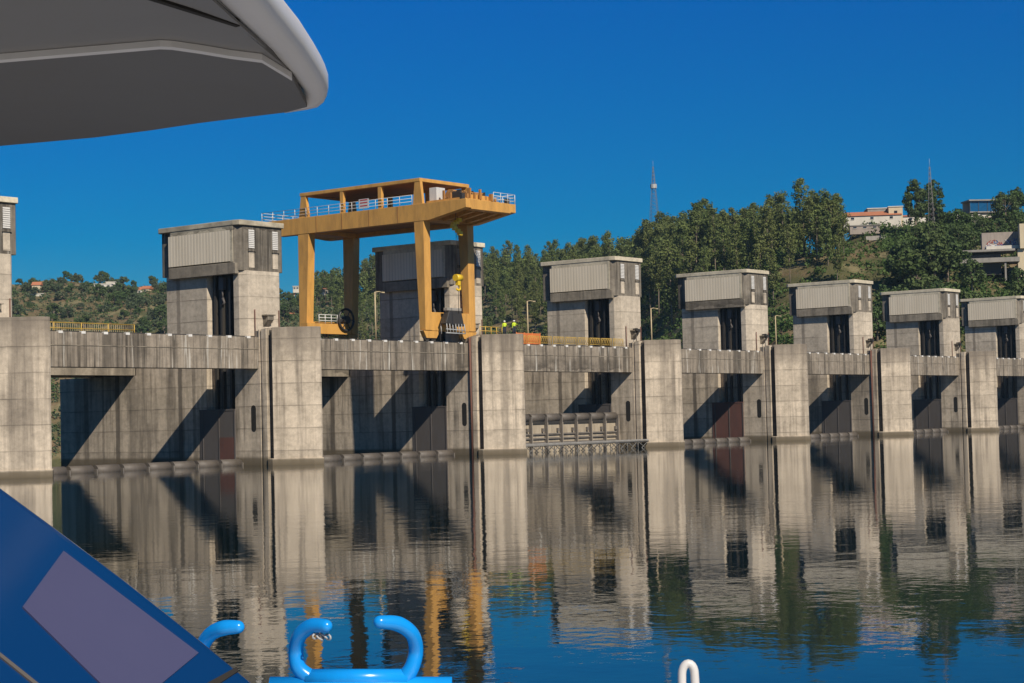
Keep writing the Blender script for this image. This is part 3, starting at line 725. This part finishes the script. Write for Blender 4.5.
# ------------------------------------------------------------------ trees
def clump(m, c, r, n, s0, s1, flat=1.):
    for _ in range(n):
        while True:
            d = Vector((rnd.uniform(-1, 1), rnd.uniform(-1, 1), rnd.uniform(-1, 1)))
            if .25 < d.length < 1: break
        p = c + Vector((d.x * r, d.y * r, d.z * r * flat))
        s = rnd.uniform(s0, s1); nrm = (d + Vector((rnd.gauss(0, .6), rnd.gauss(0, .6), rnd.gauss(.3, .6)))).normalized()
        a = nrm.orthogonal().normalized(); a = Matrix.Rotation(rnd.uniform(0, 6.28), 3, nrm) @ a; b = nrm.cross(a)
        k = rnd.uniform(.5, 1)
        m.add([p - a * s, p - b * s * k, p + a * s, p + b * s * k], [(0, 1, 2, 3)])
def euc(name, H, wid, bare, n):
    root = empty(name)
    t = MB(); bend = [rnd.uniform(-.5, .5) for _ in range(2)]
    pth = [Vector((bend[0] * (z / H) ** 2 * 2, bend[1] * (z / H) ** 2 * 2, z)) for z in (-2, H * .25, H * .5, H * .75, H * .95)]
    t.tube(pth, [.26, .22, .17, .10, .04], 6)
    cr_ = MB()
    for i in range(n):
        u = (i + rnd.random()) / n; z = H * (bare + (1 - bare) * u)
        env = wid * (min(1, .45 + u * 1.6) * (1 - u ** 3.2) ** .6 + .05) * rnd.uniform(.25, 1.1)
        a = rnd.uniform(0, 6.28); base = Vector((bend[0] * (z / H) ** 2 * 2, bend[1] * (z / H) ** 2 * 2, z - env * .6))
        c = Vector((base.x + math.cos(a) * env, base.y + math.sin(a) * env, z))
        t.tube([base, (base + c) / 2 + Vector((0, 0, .2)), c], [.08, .05, .02], 4, False)
        clump(cr_, c, rnd.uniform(1.0, 1.8), 46, .20, .46, .95)
    t.build('trunk', M['bark'], root); cr_.build('crown', M['euc'], root); return root
def broad(name, H, wid, n, mat, per=40, s=(.25, .55)):
    root = empty(name)
    t = MB(); t.tube([(0, 0, -2), (.1, 0, H * .25), (0, .1, H * .5)], [.35, .28, .18], 7)
    cr_ = MB()
    for i in range(n):
        th = rnd.uniform(0, 6.28); ph = math.acos(rnd.uniform(-.75, 1)); q = rnd.uniform(.55, 1)
        c = Vector((wid * q * math.sin(ph) * math.cos(th), wid * q * math.sin(ph) * math.sin(th), H * .56 + H * .40 * q * math.cos(ph)))
        if i < 14: t.tube([Vector((0, 0, H * .3)), c * .6 + Vector((0, 0, H * .16)), c], [.14, .08, .03], 4, False)
        clump(cr_, c, wid * rnd.uniform(.22, .36), per, s[0], s[1], .85)
    t.build('trunk', M['bark'], root); cr_.build('crown', mat, root); return root

ec = [euc('eucalyptus_tree', H, w_, b_, n_) for H, w_, b_, n_ in ((26, 3.2, .34, 46), (24, 2.9, .42, 40), (28, 3.5, .30, 54), (22, 3.0, .26, 42), (25, 3.3, .45, 40), (20, 2.7, .2, 36))]
spots = []
def try_spot(px, d, mind):
    p = G(px, d * KD, 0)
    for q, _ in spots:
        if (q - p).length < mind: return False
    spots.append((p, px)); return True
k_ = 0; tries = 0; used = set()
def place(protos, px, d, sc, label, cat, group, sink=0):
    global k_
    j = rnd.randrange(len(protos)); o = protos[j]
    if (id(o)) in used: o = copy_tree(o)
    else: used.add(id(o))
    d *= KD; p = G(px, d, ground(px, d) - sink); o.location = p; o.rotation_euler = (0, 0, rnd.uniform(0, 6.28)); o.scale = (sc * rnd.uniform(.9, 1.15),) * 2 + (sc,)
    tag(o, label, cat, group); k_ += 1; return o
def ridge(px): return colknots(px)[3][0] / KD
def mid(px): return colknots(px)[2][0] / KD
def tallness(px):      # how tall the wood stands along the ridge
    pts = [(280, .62), (340, .75), (385, .9), (480, .74), (530, .72), (560, .78), (600, .84), (640, .90), (700, .98), (750, .86), (790, .80), (815, .80), (850, .62)]
    for (a, va), (b, vb) in zip(pts, pts[1:]):
        if px <= b: return va + (vb - va) * (px - a) / (b - a)
    return 1
cnt = 0
while cnt < 298 and tries < 20000:
    tries += 1
    px = rnd.uniform(300, 846) if rnd.random() < .55 else rnd.uniform(470, 720)
    lo = mid(px) - (25 if px > 640 else 45); hi = ridge(px) + 12
    if px > 800: lo = 408; hi = 470
    d = rnd.uniform(lo, hi) if rnd.random() < .5 or px > 800 else rnd.uniform(ridge(px) - 14, ridge(px) + 12)
    if try_spot(px, d, 3.6 if px > 640 else 4.3):
        place(ec, px, d, tallness(px) * rnd.uniform(.72, 1.06), 'slender green eucalyptus in the dense wood on the hill behind the dam', 'tree', 'eucalyptus wood on the hill'); cnt += 1
# the tall skyline group left of the farm
for px, d, s in ((818, 425, .84), (826, 430, .88), (833, 428, .80), (840, 432, .70), (811, 430, .76), (829, 420, .78), (822, 440, .90), (845, 425, .55), (702, 500, 1.0), (710, 495, .96), (737, 480, .90), (744, 485, .88), (728, 500, .95), (784, 470, .84)):
    place(ec, px, d, s, 'tall eucalyptus standing out above the wood on the skyline', 'tree', 'tall skyline eucalyptus')
# broadleaf trees on the right slope
bl = [broad('broadleaf_tree', 11, 5.2, 42, M['oak']), broad('broadleaf_tree', 9, 4.6, 36, M['broad']), broad('broadleaf_tree', 12, 4.6, 40, M['oak'])]
RB = [(905, 400, 1.2), (918, 395, 1.3), (935, 395, 1.35), (948, 398, 1.15), (925, 380, 1.1), (900, 378, 1.0), (912, 372, 1.0), (940, 375, 1.1), (956, 380, 1.0), (965, 372, .9), (980, 370, .9), (995, 372, .95), (1010, 372, 1.0), (1022, 374, 1.0), (1035, 375, 1.0), (972, 390, .9), (930, 410, 1.1), (945, 415, .9),
      (962, 430, .9), (972, 440, .75), (955, 440, .8), (985, 455, .6), (948, 450, .8), (975, 475, .55), (990, 490, .45), (965, 490, .5), (1012, 480, .8), (1020, 500, .9), (1008, 520, .9), (950, 505, .55), (1030, 470, .8), (888, 385, .8), (876, 372, .8), (860, 372, .7), (845, 370, .8), (1016, 540, 1.1), (960, 470, .9), (940, 480, .8), (1000, 455, .6), (1018, 400, .7)]
for px, d, s in RB: place(bl, px, d, s, 'dark rounded tree on the hilltop beside the glass-fronted house' if d > 485 else 'dark rounded tree in front of the graffiti building' if px > 970 and d < 402 else 'dark rounded tree beside the graffiti building' if px > 935 and d > 420 else 'dark rounded tree on the bank left of the big clump' if px < 895 else 'dark rounded tree in the big clump below the right-hand mast', 'tree', 'rounded trees on the right slope')
for px, d, sc in ((283, 640, .8), (289, 645, .6), (296, 640, .9), (300, 650, .7), (314, 660, .8), (323, 665, .6), (331, 660, .75), (341, 665, .8), (286, 630, .6), (293, 632, .6), (345, 650, .9)):
    place(bl, px, d, sc, 'round tree among the village houses seen under the crane' if px > 305 else 'round tree among the village houses beside the second gatehouse', 'tree', 'village trees')
# two tall pines by the mast
pi = [broad('pine_tree', 20, 3.6, 95, M['oak'], 42, (.22, .48))]
for px, d, s, l in ((918, 470, 1.0, 'tall dark pine just left of the right-hand mast'), (936, 478, .9, 'tall dark pine just behind and right of the right-hand mast'), (1021, 545, .6, 'small dark pine right of the glass-fronted house')):
    place(pi, px, d, s, l, 'tree', 'pines on the hilltop')
# left far hill
sm = [broad('hill_tree', 9, 4.2, 30, M['scrub'], 34, (.35, .7)), broad('hill_tree', 11, 4.6, 34, M['oak'], 34, (.35, .7)), broad('hill_tree', 8, 4.8, 30, M['scrub'], 34, (.35, .7))]
for i in range(230):
    px = rnd.uniform(-10, 300); kk = colknots(px); d = rnd.uniform(kk[1][0], kk[3][0] + 8) / KD
    place(sm, px, d, rnd.uniform(.38, .72), 'olive green rounded tree on the far hillside left of the crane', 'tree', 'trees on the far left hillside')
# the wood running on behind the front rows: one mass
bw = MB()
for i in range(330):
    px = rnd.uniform(300, 800); dd = ridge(px) + rnd.uniform(-25, 45)
    Hh = rnd.uniform(15, 22) * tallness(px); b0 = G(px, dd * KD, ground(px, dd * KD) - 1)
    for j_ in range(26):
        u_ = rnd.random(); e_ = 3.0 * math.sin(math.pi * (.15 + .8 * u_)) * rnd.random(); a_ = rnd.uniform(0, 6.28)
        clump(bw, b0 + Vector((e_ * math.cos(a_), e_ * math.sin(a_), Hh * (.12 + .88 * u_))), 1.6, 16, .35, .75, 1.1)
tag(bw.build('eucalyptus_wood', M['euc']), 'mass of eucalyptus wood filling in behind the front rows of trees', 'wood', kind='stuff')
# undergrowth: stuff
u = MB(); u2 = MB(); u3 = MB()
def bare(px, d):
    y = yh(px) - F * (ground(px, d) - CAMZ) / d
    if 495 < px < 550 and 298 < y < 332: return rnd.random() < .9
    if 785 < px < 885 and 232 < y < 300: return rnd.random() < .72
    return False
for i in range(6500):
    px = rnd.uniform(560, 1080); kk = colknots(px); d = rnd.uniform(kk[0][0] + 25, min(kk[3][0], 720))
    if bare(px, d): continue
    r = rnd.choice((.6, .9, 1.3, 1.9, 2.6)); clump(u if rnd.random() < .55 else u2, G(px, d, ground(px, d) + r * .4), r, int(10 + r * 11), .25, .55, .8)
for i in range(8000):
    px = rnd.uniform(-40, 600); kk = colknots(px); d = rnd.uniform(kk[0][0] + 20, kk[3][0])
    if bare(px, d): continue
    r = rnd.uniform(.6, 2.2); clump(u3 if rnd.random() < .7 else u2, G(px, d, ground(px, d) + r * .4), r, 18, .3, .7, .8)
tag(u.build('undergrowth', M['bush']), 'bright green undergrowth covering the slope behind the dam', 'undergrowth', kind='stuff')
tag(u2.build('dark_undergrowth', M['broad']), 'dark green low bushes scattered over the slopes', 'undergrowth', kind='stuff')
tag(u3.build('scrub', M['scrub']), 'dry grey-green scrub covering the far hillside', 'scrub', kind='stuff')

# ------------------------------------------------------------------ masts
def mast(px, d, y0, y1, base_w, label, platform=None, mat='gsteel'):
    d *= KD
    a = P(px, y0, d); top = P(px, y1, d).z; H = top - a.z + 2
    root = empty('lattice_mast', (a.x, a.y, a.z - 2), R(20), label, 'mast'); m = MB(); n = int(H / 1.6)
    def wd(t): return base_w * (1 - t) + .28 * t
    cs = [(-1, -1), (1, -1), (1, 1), (-1, 1)]
    for c in cs: m.tube([(c[0] * wd(0) / 2, c[1] * wd(0) / 2, 0), (c[0] * wd(1) / 2, c[1] * wd(1) / 2, H)], .06, 5)
    for i in range(n):
        t0, t1 = i / n, (i + 1) / n
        for q in range(4):
            c, e_ = cs[q], cs[(q + 1) % 4]
            m.tube([(c[0] * wd(t0) / 2, c[1] * wd(t0) / 2, H * t0), (e_[0] * wd(t1) / 2, e_[1] * wd(t1) / 2, H * t1)], .045, 4)
            m.tube([(e_[0] * wd(t0) / 2, e_[1] * wd(t0) / 2, H * t0), (c[0] * wd(t1) / 2, c[1] * wd(t1) / 2, H * t1)], .045, 4)
    m.build('lattice', M['dkgalv'], root)
    MB().tube([(0, 0, H), (0, 0, H + 2.5)], .05, 5).build('antenna', M['gsteel'], root)
    if platform: MB().tube([(0, 0, H * platform), (0, 0, H * platform + 1.8)], 1.5, 10, True, False).build('dish_drum', M['gsteel'], root)
    return root
mast(655, 640, 240, 166, 5.2, 'grey lattice mast rising above the wood on the skyline', .72)
mast(932, 455, 241, 166, 2.6, 'thin grey lattice mast in front of the pines at the right')

# ------------------------------------------------------------------ hill buildings
def house(px, d, ybase, Wd, Dp, H, roof='gable', wall='rwall', rz=0, label='', wins=3, name='house', sink=3, rh=None):
    if px < 250: d = min(range(792, 600, -2), key=lambda q_: abs(yh(px) - F * (ground(px, q_ * KD) - CAMZ) / (q_ * KD) - ybase)); sink = 2
    a = P(px, ybase, d * KD)
    root = empty(name, a, math.atan2(RT.y, RT.x) + R(rz), label, 'house')
    wl = MB().box(0, Wd, 0, Dp, -sink, H).build('wall', M[wall], root)
    if roof == 'gable':
        rh = rh or Wd * .16
        m = MB(); m.prismY([(-.4, H + .002), (Dp / 2, H + rh), (Dp + .4, H + .002)], -.4, Wd + .4); m.build('roof', M['rroof'], root)
    else:
        MB().box(-.25, Wd + .25, -.25, Dp + .25, H, H + .3).build('roof', M['rwall'] if roof == 'flat' else M['croof'], root)
    for i in range(wins):
        x = Wd * (i + .5) / wins - .55
        f_ = MB().box(x, x + 1.1, -.06, -.003, H * .35, H * .75).build('window', M['glass'], root)
        MB().box(x - .1, x + 1.2, -.14, -.003, H * .35 - .14, H * .35 - .005).build('sill', M['rwall'], f_)
    return root
house(843, 500, 222, 20, 10, 1.9, 'gable', 'rwall', -6, 'long low pale farmhouse with orange roof beside the skyline trees', 3, rh=1.9)
house(868, 506, 220, 9.5, 9, 3.9, 'flat', 'croof', -4, 'brownish flat-topped barn wall between the orange roof and the cream block', 0)
house(889, 500, 222, 4.8, 9, 5.2, 'flat', 'rwall2', -8, 'square cream block with one window on the hill, tallest of the farm', 1)
house(901, 515, 222, 14, 9, 1.9, 'gable', 'rwall', 0, 'low white house with orange roof just left of the tall pine', 2, rh=1.0)
house(944, 520, 222, 13, 8, 2.2, 'flat', 'rwall', 0, 'low pale wall-like house right of the mast', 0)
house(850, 486, 230, 10, 4, 1.3, 'slab', 'wood', -4, 'low dark-fronted garage under the pale farmhouse', 3, sink=1.5)
# glass-fronted house
g_ = empty('modern_house', P(970, 215, 530 * KD), math.atan2(RT.y, RT.x) + R(6), 'modern flat-roofed house with a wide glass front on the right hilltop', 'house')
MB().box(0, 12.5, 0, 8, .9, 1.3).build('floor_slab', M['croof'], g_); MB().box(-.4, 12.9, -.6, 8.4, 5.2, 5.7).build('roof', M['croof'], g_)
MB().box(2.5, 9, 1, 7.5, -4, .9).build('wall', M['rwall'], g_); MB().box(10.9, 12.6, .1, 7.9, 1.3, 5.2).build('wall', M['rwall2'], g_)
MB().box(.1, 10.88, 7.6, 7.9, 1.3, 5.2).build('wall', M['rwall'], g_)
k = NB('blue reflecting glazing'); k.b.inputs['IOR'].default_value = 1.8; gl = k.fin((.01, .09, .22), .08)
wn_ = MB().box(.25, 10.88, .35, .45, 1.3, 5.2).build('window', gl, g_)
m = MB()
for x in (.1, 3.4, 6.8, 8.2, 10.7): m.box(x, x + .16, .2, .34, 1.3, 5.2)
m.build('frame', M['dsteel'], wn_)
# concrete building with graffiti
c_ = empty('concrete_building', P(958, 262, 410 * KD), math.atan2(RT.y, RT.x) + R(-12), 'unfinished stepped concrete building with graffiti at the right edge', 'building')
MB().box(7, 26, 4, 12, 3.4, 8.4).build('upper_wall', M['wood'], c_); MB().box(-.5, 16, -1, 10, 2.6, 3.2).build('terrace_slab', M['croof'], c_)
MB().box(1, 12, 1, 9, -4, 1.9).build('wall', M['dsteel'], c_); MB().box(.5, 17, -2, 9, -.6, .7).build('lower_slab', M['croof'], c_)
MB().box(8, 20, 0, 4, 3.2, 4.2).build('parapet', M['rwall'], c_)
MB().box(16.5, 26, -1.5, 3.9, -5, 3.0).build('cream_wall', M['rwall2'], c_); MB().box(17.2, 18.8, -2.5, 5, 3.0, 10).build('stair_tower', M['rwall2'], c_)
for x in (3, 12.8): MB().box(x, x + .5, -1.6, -1.2, -6, -.6).build('pillar', M['croof'], c_)
gr = [paint('blue graffiti', (.03, .12, .35), .7, .1), paint('red graffiti', (.32, .06, .04), .7, .1), paint('white graffiti', (.6, .6, .6), .7, .1)]
for q in range(3):
    m = MB()
    for i in range(12):
        x = rnd.uniform(7.6, 16); z = rnd.uniform(4.0, 6.0); pts = [(x + .4 * math.sin(t_ * 1.7 + i) + t_ * .18, 3.97, z + .45 * math.cos(t_ * 1.3 + i * 2)) for t_ in range(6)]
        m.tube(pts, .12, 4, True, False)
    m.build('graffiti', gr[q], c_)
# retaining wall & street lamp-free road under the farm
rw_ = MB(); pts = [(866, 470, 237), (882, 472, 236), (905, 474, 238), (925, 476, 241)]
for (a, da, ya), (b, db, yb) in zip(pts, pts[1:]):
    p, q = P(a, ya, da * KD), P(b, yb, db * KD); nrm = Vector((q - p).cross(Vector((0, 0, 1)))).normalized() * .2
    rw_.hexa([p - Vector((0, 0, 1.2)), q - Vector((0, 0, 1.2)), q - nrm * 2 - Vector((0, 0, 1.2)), p - nrm * 2 - Vector((0, 0, 1.2))], [p + Vector((0, 0, .2)), q + Vector((0, 0, .2)), q - nrm * 2 + Vector((0, 0, .2)), p - nrm * 2 + Vector((0, 0, .2))])
tag(rw_.build('retaining_wall', M['croof']), 'low grey retaining wall along the lane below the farm', 'wall')
# houses on the far left hill and village behind the crane
house(94, 772, 289, 9.5, 8, 2.6, 'flat', 'rwall', 0, 'white flat-roofed house with steps on the far left ridge', 3)
house(106, 772, 288.5, 5, 7, 3.4, 'flat', 'rwall', 5, 'small white block at the right end of the flat-roofed ridge house', 1)
house(131, 772, 294, 6, 7, 2.2, 'gable', 'rwall', 12, 'white cottage with red roof near the second gatehouse', 2, rh=1.8)
house(141, 772, 293, 4.5, 6, 2.2, 'gable', 'rwall2', -10, 'small cottage with orange roof right of the white cottage', 1, rh=1.8)
house(32, 765, 293, 4.5, 5, 4.2, 'gable', 'rwall2', 0, 'orange-roofed house among trees beside the leftmost gatehouse', 1, rh=2)
house(30, 740, 297, 7, 5, 1.6, 'flat', 'rwall', 0, 'low white outbuilding below the leftmost orange-roofed house', 0)
vill = [(288, 690, 298, 3.6, 'rwall', 'gable'), (291, 670, 308, 3.2, 'rwall', 'gable'), (286, 650, 318, 3.4, 'rwall2', 'gable'), (320, 700, 293, 3.6, 'rwall', 'gable'), (327, 690, 297, 3.4, 'rwall', 'flat'), (336, 700, 292, 3.6, 'rwall', 'gable'), (293, 720, 290, 3.2, 'rwall', 'flat')]
vl = ['white village house right of the second gatehouse, highest of the near-left cluster', 'small white house between gatehouse and crane leg, middle of the cluster', 'cream house lowest of the cluster beside the second gatehouse',
      'white house with orange roof seen under the crane, leftmost there', 'white flat-roofed house seen under the crane between two others', 'white house with orange roof seen under the crane, rightmost there', 'pale flat-roofed house touching the left crane leg in view']
for (px, d, y, Wd, wl, rf), l in zip(vill, vl):
    d = min(range(500, 800, 2), key=lambda q_: abs(yh(px) - F * (ground(px, q_ * KD) - CAMZ) / (q_ * KD) - y))
    house(px, d, y, Wd, 4, 1.9, rf, wl, rnd.uniform(-20, 20), l, 2, rh=.8, sink=1.5)

# ------------------------------------------------------------------ the boat we stand on
boat = empty('river_boat', tuple(G(300, 5, 0)), 0, 'blue and white river boat in the foreground, its roof and bow fittings in view', 'boat')
BO = Vector(boat.location)
def L_(p): return tuple(Vector(p) - BO)
H1 = CAMZ + 1.0
def q(r, d, z): v = onz(512 + 1430 * r / d, 384 - 1430 / d, H1); return L_((v.x, v.y, z))
# roof: outer rim along the right edge
edge = [(60, -230), (160, -120), (230, -42), (263, 0), (284, 26), (304, 51), (318, 72), (325, 84), (328.5, 94), (327, 102), (320, 107.5), (308, 110), (285, 113.5)]
inner = [(-20, -150), (90, -100), (165, -37), (205, 0), (239, 31), (273, 61), (290, 82), (298, 92), (304, 99), (304, 104), (301, 107), (296, 109), (283, 111.5)]
def qp(v, z): p_ = onz(v[0], v[1], H1); return L_((p_.x, p_.y, z))
m = MB(); n = len(edge); sec = []
for e0_, i0_ in zip(edge, inner):
    e_ = Vector(e0_); i_ = Vector(i0_); mm = e_ * .85 + i_ * .15; m2 = e_ * .4 + i_ * .6
    sec.append([qp(i_, H1 + .03), qp(m2, H1 + .004), qp(mm, H1), qp(e_, H1 + .02), qp(e_, H1 + .06), qp(mm, H1 + .09), qp(i_, H1 + .10)])
vs = [v for s_ in sec for v in s_]; fs = []
for i in range(n - 1):
    for k2 in range(7): a = i * 7 + k2; b_ = i * 7 + (k2 + 1) % 7; fs.append((a, b_, b_ + 7, a + 7))
fs += [list(range(6, -1, -1)), [(n - 1) * 7 + k2 for k2 in range(7)]]
m.add(vs, fs, True); m.build('roof_rim', M['wboat'], boat)
# roof top shell and the two underside panels
far = [(307, 107), (285, 112.5), (240, 118), (200, 123), (150, 130.5), (95, 137.5), (0, 146), (-200, 165)]
rib = [(292, 80), (262, 62), (230, 58), (200, 53), (172, 49), (160, 48.5), (0, 62), (-200, 80)]
near = [(0, -150), (-20, -150), (-40, -150), (-60, -150), (-100, -150), (-150, -150), (-300, -150), (-500, -150)]
def strip(A, B, za, zb, th=.02):
    m = MB(); nn = len(A)
    vs = [qp(v, za) for v in A] + [qp(v, zb) for v in B] + [qp(v, za + th) for v in A] + [qp(v, zb + th) for v in B]; fs = []
    for i in range(nn - 1):
        fs += [(i, i + 1, nn + i + 1, nn + i), (2 * nn + i, 3 * nn + i, 3 * nn + i + 1, 2 * nn + i + 1), (i, 2 * nn + i, 2 * nn + i + 1, i + 1), (nn + i, nn + i + 1, 3 * nn + i + 1, 3 * nn + i)]
    fs += [(0, nn, 3 * nn, 2 * nn), (nn - 1, 3 * nn - 1, 4 * nn - 1, 2 * nn - 1)]
    return m.add(vs, fs)
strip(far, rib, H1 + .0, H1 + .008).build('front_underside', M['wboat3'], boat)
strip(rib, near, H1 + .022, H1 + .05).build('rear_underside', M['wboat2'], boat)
strip([(x, y + 1.6) for x, y in rib], [(x, y - .6) for x, y in rib], H1 + .002, H1 + .004, .017).build('underside_rib', M['wboat'], boat)
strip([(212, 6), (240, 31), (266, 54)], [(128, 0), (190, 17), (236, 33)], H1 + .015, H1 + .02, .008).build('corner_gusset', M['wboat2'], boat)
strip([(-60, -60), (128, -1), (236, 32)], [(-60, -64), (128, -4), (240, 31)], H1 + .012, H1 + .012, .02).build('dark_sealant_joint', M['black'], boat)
strip(far, near, H1 + .09, H1 + .13, .03).build('roof_top', M['wboat'], boat)
# slanted blue hood with a flat lilac patch
def hood():
    f0 = [P(-160, 356, 4.2), P(262 + 90, 753, 3.9), P(150, 900, 3.2), P(-160, 900, 3.0)]
    nrm = (f0[1] - f0[0]).cross(f0[3] - f0[0]).normalized()
    if nrm.dot(FW) < 0: nrm = -nrm
    o_ = f0[0]; N = nrm
    def onp(px, y, off):
        dr = ray(px, y); o = Vector((0, 0, CAMZ)); t_ = (o_ - o).dot(N) / dr.dot(N); return o + dr * t_ - N * off
    h = None
    def patch(pts, mat, name, t0=.0, t1=.004): MB().hexa([L_(onp(a, b, t1)) for a, b in pts], [L_(onp(a, b, t0 - .003)) for a, b in pts]).build(name, mat, h)
    ed = [(-160, 378), (-60, 437), (0, 480), (60, 524), (130, 576.5), (200, 632), (262, 683), (300, 716), (360, 772), (150, 900), (-160, 900)]
    fa = [L_(onp(x, y, 0)) for x, y in ed]; fb = [L_(onp(x, y, 0) + N * .3) for x, y in ed]; n_ = len(ed)
    m = MB().add(fa + fb, [list(range(n_)), list(range(2 * n_ - 1, n_ - 1, -1))] + [(k4, k4 + n_, (k4 + 1) % n_ + n_, (k4 + 1) % n_) for k4 in range(n_)])
    h = m.build('hood', M['bboat'], boat, bev=.035, seg=4)
    patch([(63, 552), (198, 654), (128, 712), (22, 608)], M['lilac'], 'flat_patch')
    patch([(-20, 638), (50, 694), (48, 697), (-20, 642)], M['plate'], 'trim_strip')
    patch([(196, 690), (236, 668), (238, 672), (200, 697)], M['black'], 'grab_slot')
hood()
# mooring chocks
def chock(name, pts_l, pts_r, base, d):
    m = MB()
    def spl(pp, rr):
        P_ = [L_(P(*p)) for p in pp]; out = []; ro = []
        for i in range(len(P_) - 1):
            p0 = Vector(P_[max(i - 1, 0)]); p1 = Vector(P_[i]); p2 = Vector(P_[i + 1]); p3 = Vector(P_[min(i + 2, len(P_) - 1)])
            for s_ in range(5):
                t_ = s_ / 5; out.append(.5 * ((2 * p1) + (p2 - p0) * t_ + (2 * p0 - 5 * p1 + 4 * p2 - p3) * t_ ** 2 + (-p0 + 3 * p1 - 3 * p2 + p3) * t_ ** 3)); ro.append(rr[i] + (rr[i + 1] - rr[i]) * t_)
        out.append(Vector(P_[-1])); ro.append(rr[-1]); 
        # rounded tip
        dr = (out[-1] - out[-3]).normalized(); R_ = ro[-1]
        tip = out[-1].copy()
        for a in (.35, .7, .92, 1.): out.append(tip + dr * R_ * a); ro.append(R_ * math.sqrt(max(0.02, 1 - a * a)))
        m.tube(out, ro, 18)
    if pts_l: spl(pts_l, [.040, .036, .034, .034, .036, .030])
    if pts_r: spl(pts_r, [.040, .036, .034, .034, .036, .030])
    a, b_ = P(base[0], base[1], d), P(base[2], base[3], d)
    if pts_l: l0_, r0_ = P(pts_l[0][0] - 6, 678, d), P(pts_r[0][0] + 4, 678, d); m.tube([L_(l0_), L_(r0_)], .042, 14)
    m.tube([L_(a), L_(b_)], .052, 14)
    m.tube([L_(a + FW * .12 - Vector((0, 0, .05))), L_(b_ + FW * .12 - Vector((0, 0, .05)))], .05, 14)
    return m.build(name, M['bchock'], boat)
D = 8.5
chock('mooring_chock', [(312, 679, D), (299, 668, D), (296, 650, D), (300, 635, D - .05), (312, 626, D - .1), (326, 626, D - .15)],
      [(404, 679, D), (412, 667, D), (416, 650, D), (412, 634, D - .05), (398, 624, D - .1), (380, 622, D - .15)], (270, 688, 452, 688), D)
chock('mooring_chock', [(140, 680, D), (120, 660, D), (122, 640, D), (130, 630, D), (140, 626, D - .1), (152, 626, D - .15)], [(194, 668, D), (200, 655, D), (204, 643, D), (212, 633, D - .05), (224, 628, D - .1), (238, 627, D - .12)], (110, 684, 240, 690), D)
sh = MB()
for i in range(4):
    c = P(316 + i * 4, 636 + (i % 2), D - .12); sh.tube([L_(c + FW * (.018 * math.cos(t_)) + Vector((0, 0, .012 * math.sin(t_))) + RT * (.014 * math.cos(t_ + i))) for t_ in [k3 * .7 for k3 in range(10)]], .005, 6)
sh.build('shackle', M['gsteel'], boat)
# bulwark carrying the chocks, and a foredeck below the frame
a = P(60, 690, D); b_ = P(760, 692, D)
m = MB(); dn = Vector((0, 0, 1))
m.hexa([L_(a + FW * .0 - dn * 1.3), L_(b_ - dn * 1.3), L_(b_ + FW * .18 - dn * 1.3), L_(a + FW * .18 - dn * 1.3)], [L_(a - dn * .02), L_(b_ - dn * .02), L_(b_ + FW * .18 - dn * .02), L_(a + FW * .18 - dn * .02)])
m.build('bulwark', M['bboat'], boat, bev=.02)
zt = a.z - 1.3
hull = MB()
v0 = [(-5, -8), (3.0, -8), (2.4, 6.5), (1.2, 8.5), (-2.2, 8.5), (-5, 8.5)]
def hq(r, d, z): v = FW * d + RT * r; return L_((v.x, v.y, z))
vs = [hq(r, d, zt) for r, d in v0] + [hq(r * .85, d * .9, -.6) for r, d in v0]; nn = len(v0)
hull.add(vs, [list(range(nn)), list(range(2 * nn - 1, nn - 1, -1))] + [(i, i + nn, (i + 1) % nn + nn, (i + 1) % nn) for i in range(nn)])
hull.build('hull', M['wboat'], boat)
# white bent handrail hoop
m = MB(); pts = [(681, 760), (682, 700), (682, 680)] + [(688.3 - 6.3 * math.cos(k3 * math.pi / 10), 674 - 10.5 * math.sin(k3 * math.pi / 10)) for k3 in range(11)] + [(695, 680), (696, 700), (697, 760)]
m.tube([L_(P(x, y, 6.6)) for x, y in pts], .0155, 12)
m.build('handrail_hoop', M['wboat'], boat)
# thin summer haze over the valley
hz = MB().box(-400, 1950, -400, 2000, -81, 122).build('haze', bpy.data.materials.new('haze air')); tag(hz, 'thin bluish summer haze filling the valley', 'haze', kind='stuff')
hm_ = hz.data.materials[0]; hm_.use_nodes = True; hm_.node_tree.nodes.clear()
pv = hm_.node_tree.nodes.new('ShaderNodeVolumePrincipled'); pv.inputs['Color'].default_value = (.55, .78, 1, 1); pv.inputs['Density'].default_value = .00006
om = hm_.node_tree.nodes.new('ShaderNodeOutputMaterial'); hm_.node_tree.links.new(pv.outputs[0], om.inputs['Volume'])
print('objects', len(bpy.data.objects), 'trees', k_)
